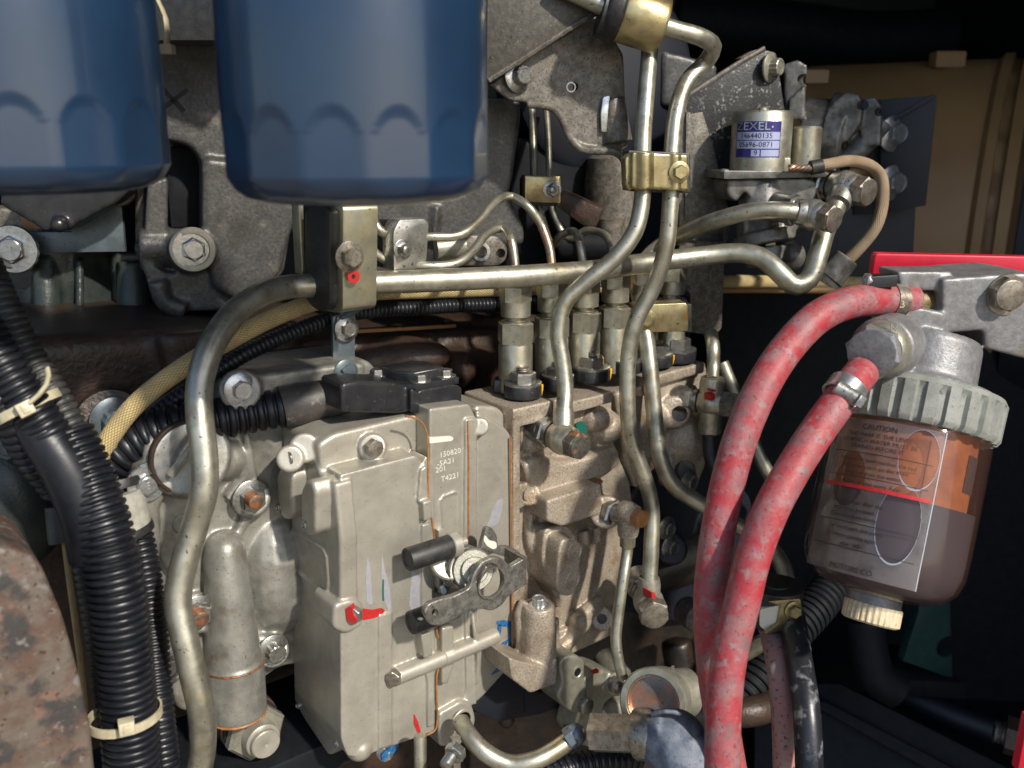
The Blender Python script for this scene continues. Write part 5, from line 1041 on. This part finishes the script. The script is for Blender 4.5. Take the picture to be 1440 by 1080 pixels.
# film with two oval windows: strips above and below each oval
m = M(); n = 64; ov = [((X0+(X1-X0)*.83), Y0+(Y1-Y0)*.80, .98, 1.55), ((X0+(X1-X0)*.77), Y0+(Y1-Y0)*.38, 1.05, 2.05), (X0+(X1-X0)*.30, Y0+(Y1-Y0)*.60, .95, 1.5)]
for i in range(n):
    xa = X0+(X1-X0)*i/n; xb = X0+(X1-X0)*(i+1)/n; xm = (xa+xb)/2; gaps = []
    for cx, cy, rx, ry in ov:
        if abs(xm-cx) < rx: h_ = ry*math.sqrt(1-((xm-cx)/rx)**2); gaps.append((cy-h_, cy+h_))
    gaps.sort(); y = Y0
    for g0, g1 in gaps+[(Y1, Y1)]:
        if g0 > y+.01: bpatch(m, fb_, [(xa, y), (xb, y), (xb, min(g0, Y1)), (xa, min(g0, Y1))], .01)
        y = max(y, g1)
bmesh.ops.remove_doubles(m.bm, verts=m.bm.verts[:], dist=1e-4)
lb = obj('printed_label', m, W['film'], ff)
m = M()
for j, (cx, cy, rx, ry) in enumerate(ov[:2]):
    for i in range(40):
        a = 2*math.pi*i/40; a2 = 2*math.pi*(i+1)/40
        w0 = .012+.06*max(0, -math.sin(a+.3))**2
        bpatch(m, fb_, [(cx+rx*math.cos(a), cy+ry*math.sin(a)), (cx+(rx+w0)*math.cos(a), cy+(ry+w0*1.5)*math.sin(a)), (cx+(rx+w0)*math.cos(a2), cy+(ry+w0*1.5)*math.sin(a2)), (cx+rx*math.cos(a2), cy+ry*math.sin(a2))], .03)
bstrip(m, fb_, X1-.02, X1+.03, Y0, Y1, .02, 1); obj('film_edge', m, W['filme'], lb)
m = M(); bstrip(m, fb_, X0+.3, X1-.1, Y0+(Y1-Y0)*.545, Y0+(Y1-Y0)*.57, .035, 30); o = obj('red_line', m, W['rp'], lb)
m = M()
def btext(s_, x, y, sz, al='CENTER'): m.text(s_, None, U, Z, N, sz, .003, bend=lambda q: fb_(Vector((q.x*.98+x, q.y+y, q.z+.035))), align=al)
Hh = Y1-Y0; xc = (X0+X1)/2
btext('CAUTION', xc-.1, Y1-.42, .42)
for k, s_ in enumerate(('THIS MARK IS THE LEVEL', 'AT WHICH WATER MUST BE', 'DRAINED BEFORE IT')): btext(s_, xc-.1, Y1-.85-k*.33, .32)
for k, s_ in enumerate(('When water level reaches the red', 'line loosen cock on the drain', 'plug and drain the water.')): btext(s_, xc, Y1-2.2-k*.36, .30)
btext('before or after every  hour', xc, Y1-3.45, .28)
for k, s_ in enumerate(('Open the drain after the', 'engine has stopped.', 'Close the drain firmly')): btext(s_, xc-.6, Y1-4.5-k*.38, .30)
for k, s_ in enumerate(('air bleed with the pump', 'before starting again', 'after 1981.')): btext(s_, xc-.3, Y1-5.9-k*.42, .30)
btext('MOTORS CO.', xc-.1, Y0+.30, .40)
for yy in (Y1-1.85, Y1-2.0-1.15, Y1-5.6, Y1-6.95): bstrip(m, fb_, X0+.35, X1-.35, yy, yy+.035, .035, 24, th=.01)
obj('label_print', m, W['ink'], lb)
pn = axp(0, 858); m = M(); m.lathe(pn, A, [(PR(36, pn), 0), (PR(36, pn), .8), (PR(38, pn), 1.1)], 36); obj('drain_neck', m, W['filt'], ff)
pn = axp(0, 876); rn = PR(39, pn); m = M(); m.lathe(pn, A, [(0, 0), (rn*.9, 0), (rn, .1), (rn, .95), (rn*.97, 1.05), (rn*.8, 1.08)], 120, rf=lambda a, t_: 1-.035*(1 if ((a/(2*math.pi)*30) % 1) < .4 else 0) if .05 < t_ < 1.0 else 1); obj('drain_cap', m, W['cream'], ff, ang=30)
# head
HF = Fr(P(1310, 480, 47.5), Vector((.06, -1, .0)), A)
m = M()
p_top = axp(0, 500); hp0 = axp(0, 548)
m.lathe(hp0, A, [(PR(100, hp0), -.1), (PR(98, hp0), .25), (PR(76, hp0), .45), (PR(73, hp0), .7), (PR(72, hp0), 2.6), (PR(68, hp0), 2.95), (0, 3.0)], 60)
m.prism(HF, rnd([(1325, 392), (1440, 384), (1480, 390), (1480, 500), (1445, 506), (1385, 490), (1384, 465), (1325, 470)], 6), -6, -1.2, .35, 3)
m.prism(HF, rnd([(1262, 382), (1340, 382), (1345, 410), (1268, 408)], 4), -4, -1.6, .25)
m.cyl(HF.q(1300, 425, -3), HF.q(1345, 428, -3), 1.3); m.cyl(HF.q(1300, 460, -3.2), HF.q(1300, 440, -3.2), 1.0)
m.prism(HF, rnd([(1252, 425), (1330, 440), (1330, 475), (1262, 520), (1262, 470)], 6), -4, -1.0, .3)
bax = Vector((-.62, -.75, .02)).normalized()
hb0 = P(1240, 490, 46.5); m.cyl(hb0-bax*2.2, hb0+bax*.1, 1.65, bev=.15)
m.prism(HF, rnd([(1236, 515), (1300, 525), (1300, 545), (1240, 540)], 3), -3, -.4, .2)
m.prism(HF, rnd([(1266, 522), (1302, 524), (1302, 532), (1270, 532)], 3), -.6, .0, .1)
cast('filter_head', m, W['filt'], ff, .095, 3)
m = M(); m.lathe(hb0, bax, [(1.5, 0), (1.52, .1), (1.42, .75), (1.3, .9)], 48); obj('banjo_collar', m, W['zamak'], ff)
b_ = bolt(ff, hb0+bax*.85, bax, 1.42, 'hex', 'filt', 'banjo_bolt', rot=18); b_.scale.z = 1.0
m = M(); m.text('N', hb0+Z*1.1+bax*1.0+Vector((.5, -.7, .25)), RT, Z, Vector((.3, -1, .5)), .5, .02); obj('stamped_letter', m, W['bsteel'], ff)
bolt(ff, HF.q(1410, 412, -1.2), HF.n, .95, 'hex', 'bolt', rot=10); m = M(); m.ring(HF.q(1414, 414, -1.22), HF.n, 1.12, .8, .12, 36); obj('washer', m, W['bolt'], ff)
m = M(); m.cyl(P(1262, 424, 49), P(1330, 426, 50), .78); obj('hose_tail', m, W['gold'], ff)
t = thing('red_guard_plate', P(1340, 385, 54), 'bright red painted plate edge above the fuel filter', 'plate')
RP = face(1340, 370, 54, -4); m = M(); m.prism(RP, rnd([(1231, 356), (1500, 362), (1500, 402), (1226, 392)], 5), -.8, 0, .12); obj('plate', m, W['redp'], t)
m = M(); m.prism(face(1450, 1050, 40), [(1431, 1085), (1446, 1010), (1500, 1000), (1500, 1100)], -.5, 0, .1); tag(obj('red_plate_corner', m, W['redp']), 'sliver of red plate at the bottom right corner', 'plate')
# red hoses
h1 = thing('red_hose', P(1010, 1080, 45), 'left dusty red hose curving up to the gold tail of the filter head', 'hose')
m = M(); m.tube(PP([(1284, 424, 48.8), (1240, 422, 48.2), (1195, 426, 47.2), (1150, 446, 46.4), (1105, 492, 45.8), (1070, 548, 45.2), (1040, 620, 45), (1021, 690, 45), (1008, 760, 45), (1000, 830, 45.3), (1000, 890, 45.8), (1006, 960, 46.4), (1020, 1040, 47), (1030, 1100, 47)]), .87, 26, step=.35); obj('tube', m, W['red'], h1)
h2 = thing('red_hose', P(1010, 1080, 45), 'right dusty red hose rising to the silver worm clamp on the filter', 'hose')
m = M(); m.tube(PP([(1213, 522, 45.6), (1203, 534, 45.2), (1180, 564, 44.5), (1148, 608, 44), (1115, 660, 43.5), (1085, 715, 43), (1060, 780, 43), (1043, 850, 43), (1026, 920, 43), (1018, 990, 43), (1015, 1100, 43)]), .86, 26, step=.35); obj('tube', m, W['red'], h2)
h3 = thing('faded_hose', P(1100, 1080, 52), 'faded pink hose behind the right red hose at the bottom', 'hose')
m = M(); m.tube(PP([(1080, 872, 58.5), (1086, 890, 57.5), (1096, 940, 55), (1103, 1000, 54), (1106, 1100, 54)]), .80, 22, step=.35); obj('tube', m, W['redf'], h3)
h4 = thing('black_hose', P(1140, 1080, 50), 'dusty black hose hanging below the black rubber clamp', 'hose')
m = M(); m.tube(PP([(1114, 866, 57.5), (1117, 884, 56), (1124, 930, 54), (1134, 1000, 52), (1139, 1100, 51)]), .80, 22, step=.35); obj('tube', m, W['blkh'], h4)
# hose clamps
t = thing('hose_clamp', P(1262, 440, 48), 'dark band clamp with black screw housing on the left red hose', 'hose clamp')
a1 = P(1250, 422, 48.4); a2 = P(1266, 423.5, 48.6); axc = (a2-a1).normalized(); m = M(); m.ring(a1, axc, .96, .85, (a2-a1).length, 40, .02); o = obj('band', m, W['bolt'], t)
m = M(); m.box(P(1238, 394, 47.6), Vector((.72, 0, .05)), Vector((0, .45, 0)), Z*.32, .12); obj('screw_housing', m, W['plas'], t); bolt(t, P(1222, 394, 47.5), Vector((-1, -.2, .1)), .36, 'screw', 'bsteel', 'screw')
m = M(); m.text('B', a1.lerp(a2, .5)+Vector((.0, -.97, -.05)), RT, Z, Vector((0, -1, 0)), .55, .02); obj('stamped_letter', m, W['cream'], t)
t = thing('worm_clamp', P(1165, 560, 44.5), 'silver worm drive clamp around the top of the right red hose', 'hose clamp')
c_ = P(1187, 551, 44.8); axw = (P(1205, 527, 45.2)-P(1172, 573, 44.4)).normalized()
m = M(); m.ring(c_-axw*.35, axw, .99, .86, .8, 40, .04); m.torus(c_+axw*.45, axw, .92, .06); m.torus(c_-axw*.35, axw, .95, .05); obj('band', m, W['bsteel'], t)
fr_c = (CAM-c_).normalized(); sdv = axw.cross(fr_c).normalized()
m = M(); hcn = c_+fr_c*.98+sdv*.25; m.cyl(hcn-sdv*.75, hcn+sdv*.45, .40, bev=.08); m.box(hcn-fr_c*.15, sdv*.6, axw*.42, fr_c*.2, .08); obj('worm_housing', m, W['pipeg'], t)
sgn = -1 if (hcn-sdv).dot(RT) > (hcn+sdv).dot(RT) else 1
bolt(t, hcn+sdv*sgn*.5, sdv*sgn, .34, 'washer', 'bsteel', 'screw')

# ================= lower right fittings
t = thing('rubber_pipe_clamp', P(1090, 890, 57), 'round black rubber clamp block with cream paint patch beside the red hoses', 'pipe clamp')
zc = P(1092, 822, 57)
m = M(); m.prismw([zc+Vector((1.75*math.cos(R(a))*1.0, 1.6*math.sin(R(a)), 0)) for a in range(0, 360, 12)], Z, 2.6, .1)
m.prismw([zc+Vector((1.75*math.cos(R(a))*.5, .8*math.sin(R(a)), .12)) for a in range(0, 360, 20)], Z, .2, .03); obj('rubber_block', m, W['rub'], t)
m = M(); m.prism(Fr(zc+Vector((-.3, -1.55, 0)), Vector((-.15, -1, 0))), rnd([(1069, 857), (1097, 851), (1092, 880), (1078, 888), (1068, 880)], 3), -.3, .06); obj('paint_mark', m, W['wp'], t)
fz = Fr(zc+Vector((.6, -1.5, 0)), Vector((.3, -1, 0))); m = M(); m.prism(fz, rnd([(1080, 846), (1126, 842), (1128, 868), (1112, 884), (1075, 892), (1094, 878), (1098, 852)], 3), -.2, .05, .03); obj('strap', m, W['gold'], t); bolt(t, fz.q(1115, 858, .1), fz.n, .42, 'washer', 'gold')
t = thing('fitting_block', E.q(840, 1050, 1), 'zinc cast fitting block with bolts and hexagon adapter at the bottom centre', 'fitting')
FB = E.off(1.2)
m = M()
m.prism(FB, rnd([(786, 935), (794, 923), (812, 921), (823, 930), (822, 958), (828, 985), (818, 1002), (806, 1004), (788, 990), (784, 978), (792, 962)], 7), -1.6, .5, .25, 3)
m.prism(FB, rnd([(820, 955), (840, 938), (866, 948), (868, 975), (850, 990), (846, 1010), (850, 1056), (822, 1050), (806, 1032), (815, 1000)], 8), -2, -.1, .4, 3)
m.cyl(FB.q(850, 925, -2.5), FB.q(872, 955, -.3), .95); m.cyl(FB.q(866, 958, -1), FB.q(866, 962, .5), .8, bev=.1); m.cyl(FB.q(840, 1008, -.7), FB.q(884, 985, -.7), 1.0)
m.cyl(FB.q(812, 1028, -.4), FB.q(806, 1036, -.4), .75, .9)
cast('casting', m, W['zamak'], t, .085, 2); hole(t, FB, 812, 945, .5, .36)
bolt(t, FB.q(820, 990, .45), N, .58, 'hex', 'steel'); b_ = bolt(t, FB.q(863, 961, .45), N, .62, 'hex', 'bolt'); stud(t, FB.q(866, 962, .9), N, .35, .35, 'steel')
ha = P(834, 1030, 50.6); hx = P(893, 1032, 49.6)
m = M(); dh = (hx-ha).normalized(); m.ngon(ha, dh, 1.12, (hx-ha).length, rot=20, ch=.05); m.lathe(hx, dh, [(1.3, 0), (1.4, .15), (1.4, .9), (1.3, 1.1)], 30); hxa = obj('hexagon_adapter', m, W['bolt'], t)
paint(t, FB, [(832, 944), (842, 940), (843, 946), (834, 948)], .35, 'rp', 'faint red paint')
t = thing('cable_boot', P(950, 1080, 50), 'dusty blue grey rubber boot at the bottom beside the red hoses', 'boot')
m = M(); m.ball(P(948, 1045, 49), 1.85, 30, sc=(1.0, 1, 1.0)); m.cyl(P(902, 1033, 49.5), P(935, 1040, 49), 1.25, 1.65, bev=.2); m.cyl(P(955, 1040, 49), P(972, 1120, 48), 1.85, 1.8); m.cyl(P(896, 1032, 49.6), P(906, 1034, 49.5), 1.4, 1.45, bev=.15)
m.tube(PP([(915, 1005, 48.3), (935, 1000, 47.8), (960, 1004, 47.8)]), .16, 8); cast('boot', m, W['bluegrey'], t, .12, 3)
t = thing('ring_elbow', P(920, 1000, 55), 'round cast elbow with copper coloured opening above the blue grey boot', 'elbow')
rc0 = P(918, 988, 53); rax = Vector((-.35, -.8, .42)).normalized()
m = M(); m.lathe(rc0-rax*3.2, rax, [(1.2, 0), (1.9, .6), (2.0, 2.4), (2.05, 3.1), (1.95, 3.3), (1.62, 3.3), (1.55, 2.9)], 48, cap=False); m.cyl(rc0-rax*2+U*.8, rc0-rax*1.4+U*2.7-Z*.6, 1.5); obj('elbow_shell', m, W['zamak'], t)
m = M(); m.lathe(rc0, rax, [(1.58, -.05), (1.56, -.5), (1.5, -.8), (.0, -.95)], 40, cap=False); m.torus(rc0-rax*.15, rax, 1.55, .08, 40); o = obj('copper_disc', m, W['copper'], t)
m = M(); m.torus(rc0-rax*1.4+U*1.3+Z*.8, rax+U, .55, .06); m.text('KB', rc0-rax*1.4+U*1.0+Z*1.65, U, Z, (N+Z*.8).normalized(), .6, .05); obj('foundry_mark', m, W['zamak'], t)
pipe('bottom_pipe', [(648, 1015, 52), (660, 1035, 51), (682, 1058, 50.5), (715, 1074, 50.5), (750, 1070, 50.5), (780, 1055, 51), (806, 1036, 51.5)], .53, 'pipe', 'bent silver pipe dipping along the bottom edge to the fitting block')
m = M(); m.ngon(P(799, 1040, 51.2), P(815, 1028, 51.2)-P(799, 1040, 51.2), .66, .5, n=6); m.ball(P(808, 1033, 51.3), .66); tag(obj('pipe_nut', m, W['platebl']), 'blue grey rounded nut where the bottom pipe meets the fitting block', 'nut')
pipe('drain_tube', [(591, 1034, 50), (591, 1110, 50)], .36, 'pipe', 'short upright tube below the governor', 'pipe')
t = thing('stop_screw', P(640, 1065, 49), 'threaded adjusting screw with nut below the governor', 'screw')
sx = -U*.8+N*.4-Z*.15; stud(t, P(640, 1055, 49), sx, .34, 1.2, 'steel', 'thread'); bolt(t, P(643, 1054, 49), sx, .6, 'hex', 'steel', 'nut'); m = M(); m.prism(face(640, 1040, 49.5, 38), [(636, 1040), (648, 1036), (648, 1110), (640, 1110)], -.3, 0, .03); obj('bracket', m, W['pipe'], t)
loom('bottom_loom', [(720, 1108, 50), (780, 1086, 51), (840, 1070, 52), (900, 1065, 53)], .72, 'plas', 'black corrugated tube along the bottom edge under the fitting block', .4, 20)
loom('far_loom', [(1010, 1010, 62), (1050, 970, 62), (1100, 905, 64), (1150, 850, 66), (1180, 810, 68)], 1.4, 'black', 'dim corrugated hose behind the rubber clamp', .5, 22)
pipe('brown_pipe', [(960, 1005, 60), (1020, 1003, 60), (1060, 1000, 60), (1100, 985, 62)], 1.0, 'brown', 'dim brown pipe behind the red hoses at the bottom', 'pipe')
m = M(); m.prism(face(740, 1040, 62, 10), rnd([(660, 1000), (790, 985), (800, 1080), (660, 1120)], 8), -4, 0, .4); m.ball(P(712, 1012, 60), .6); tag(cast('copper_brown_casting', m, W['brown'], None, .2, 3), 'oily brown casting behind the bent bottom pipe', 'casting')
m = M(); m.prism(face(900, 930, 72, 20), rnd([(780, 880), (1000, 800), (1040, 900), (1000, 1100), (780, 1100)], 8), -6, 0, .6); m.cyl(P(900, 800, 70), P(1010, 760, 72), 2.5); m.cyl(P(950, 900, 69), P(960, 960, 69), 1.2)
tag(cast('lower_engine_casting', m, W['dark'], None, .3, 3), 'dark engine casting below the injection pump', 'casting')
m = M(); m.cyl(P(965, 858, 66), P(985, 872, 64), 1.1, bev=.1); tag(obj('grey_stub', m, W['greyp']), 'small grey lug behind the lower banjo', 'lug')
# ================= far dim things at the lower right
t = thing('green_bracket', P(1310, 950, 90), 'dark green mounting bracket with round hole deep behind the fuel filter', 'bracket')
GB = face(1310, 880, 90, 10); m = M(); m.prism(GB, [(1270, 930), (1292, 860), (1296, 800), (1335, 800), (1340, 955)], -1, 0, .1); cut = M(); cut.lathe(GB.q(1306, 888, -3), GB.n, [(1.2, 0), (1.2, 6)], 24); booled('plate', m, cut, W['grnbr'], t)
m = M(); m.prism(GB, [(1260, 955), (1355, 960), (1365, 985), (1250, 980)], -6, 1, .3); obj('foot', m, W['black'], t)
m = M(); m.tube(PP([(1215, 870, 80), (1220, 910, 80), (1232, 950, 80), (1262, 970, 80)]), 1.7, 20); tag(obj('dark_hose', m, W['black']), 'dark hose below the drain cap of the fuel filter', 'hose')
m = M(); m.tube(PP([(1240, 960, 95), (1320, 1000, 92), (1400, 1030, 90)]), 1.3, 16); tag(obj('frame_tube', m, W['navy']), 'dark tube running to the fitting at lower right', 'tube')
m = M(); m.prism(face(1250, 1060, 85, -15, 30), [(1060, 960), (1180, 960), (1440, 1090), (1440, 1150), (1060, 1150)], -2, 0, .3); m.prism(face(1250, 1060, 84, -15, 30), [(1130, 985), (1160, 985), (1400, 1110), (1370, 1120)], -1, 0, .2); tag(obj('chassis_plate', m, W['black']), 'dark chassis plate at the bottom right', 'plate')
t = thing('hydraulic_fitting', P(1425, 1050, 70), 'dull hexagon fitting with bright threads at the right edge', 'fitting')
hp = P(1398, 1028, 70); hd = (P(1440, 1040, 69)-hp).normalized(); stud(t, hp+hd*.9, -hd, .9, 1.0, 'steel', 'thread'); m = M(); m.ngon(hp+hd*.8, hd, 1.5, 2.4, rot=10); m.cyl(hp+hd*3, hp+hd*6, 1.3); obj('hexagon', m, W['brown'], t)
bolt(bpy.data.objects['hydraulic_fitting'], P(1400, 930, 90), Vector((0, -1, 0)), .5, 'hex', 'black') if False else None
# pipes and ducts high in the compartment
m = M(); m.tube(PP([(950, 30, 150), (1100, 45, 150), (1220, 60, 150), (1330, 55, 150)]), 5, 20); tag(obj('overhead_duct', m, W['black']), 'dark duct across the roof of the compartment', 'duct')
m = M(); m.tube(PP([(1440, 640, 120), (1400, 760, 115), (1440, 960, 110)]), 4, 20); tag(obj('rear_duct', m, W['navy']), 'dark duct at the right edge behind the fuel filter', 'duct')
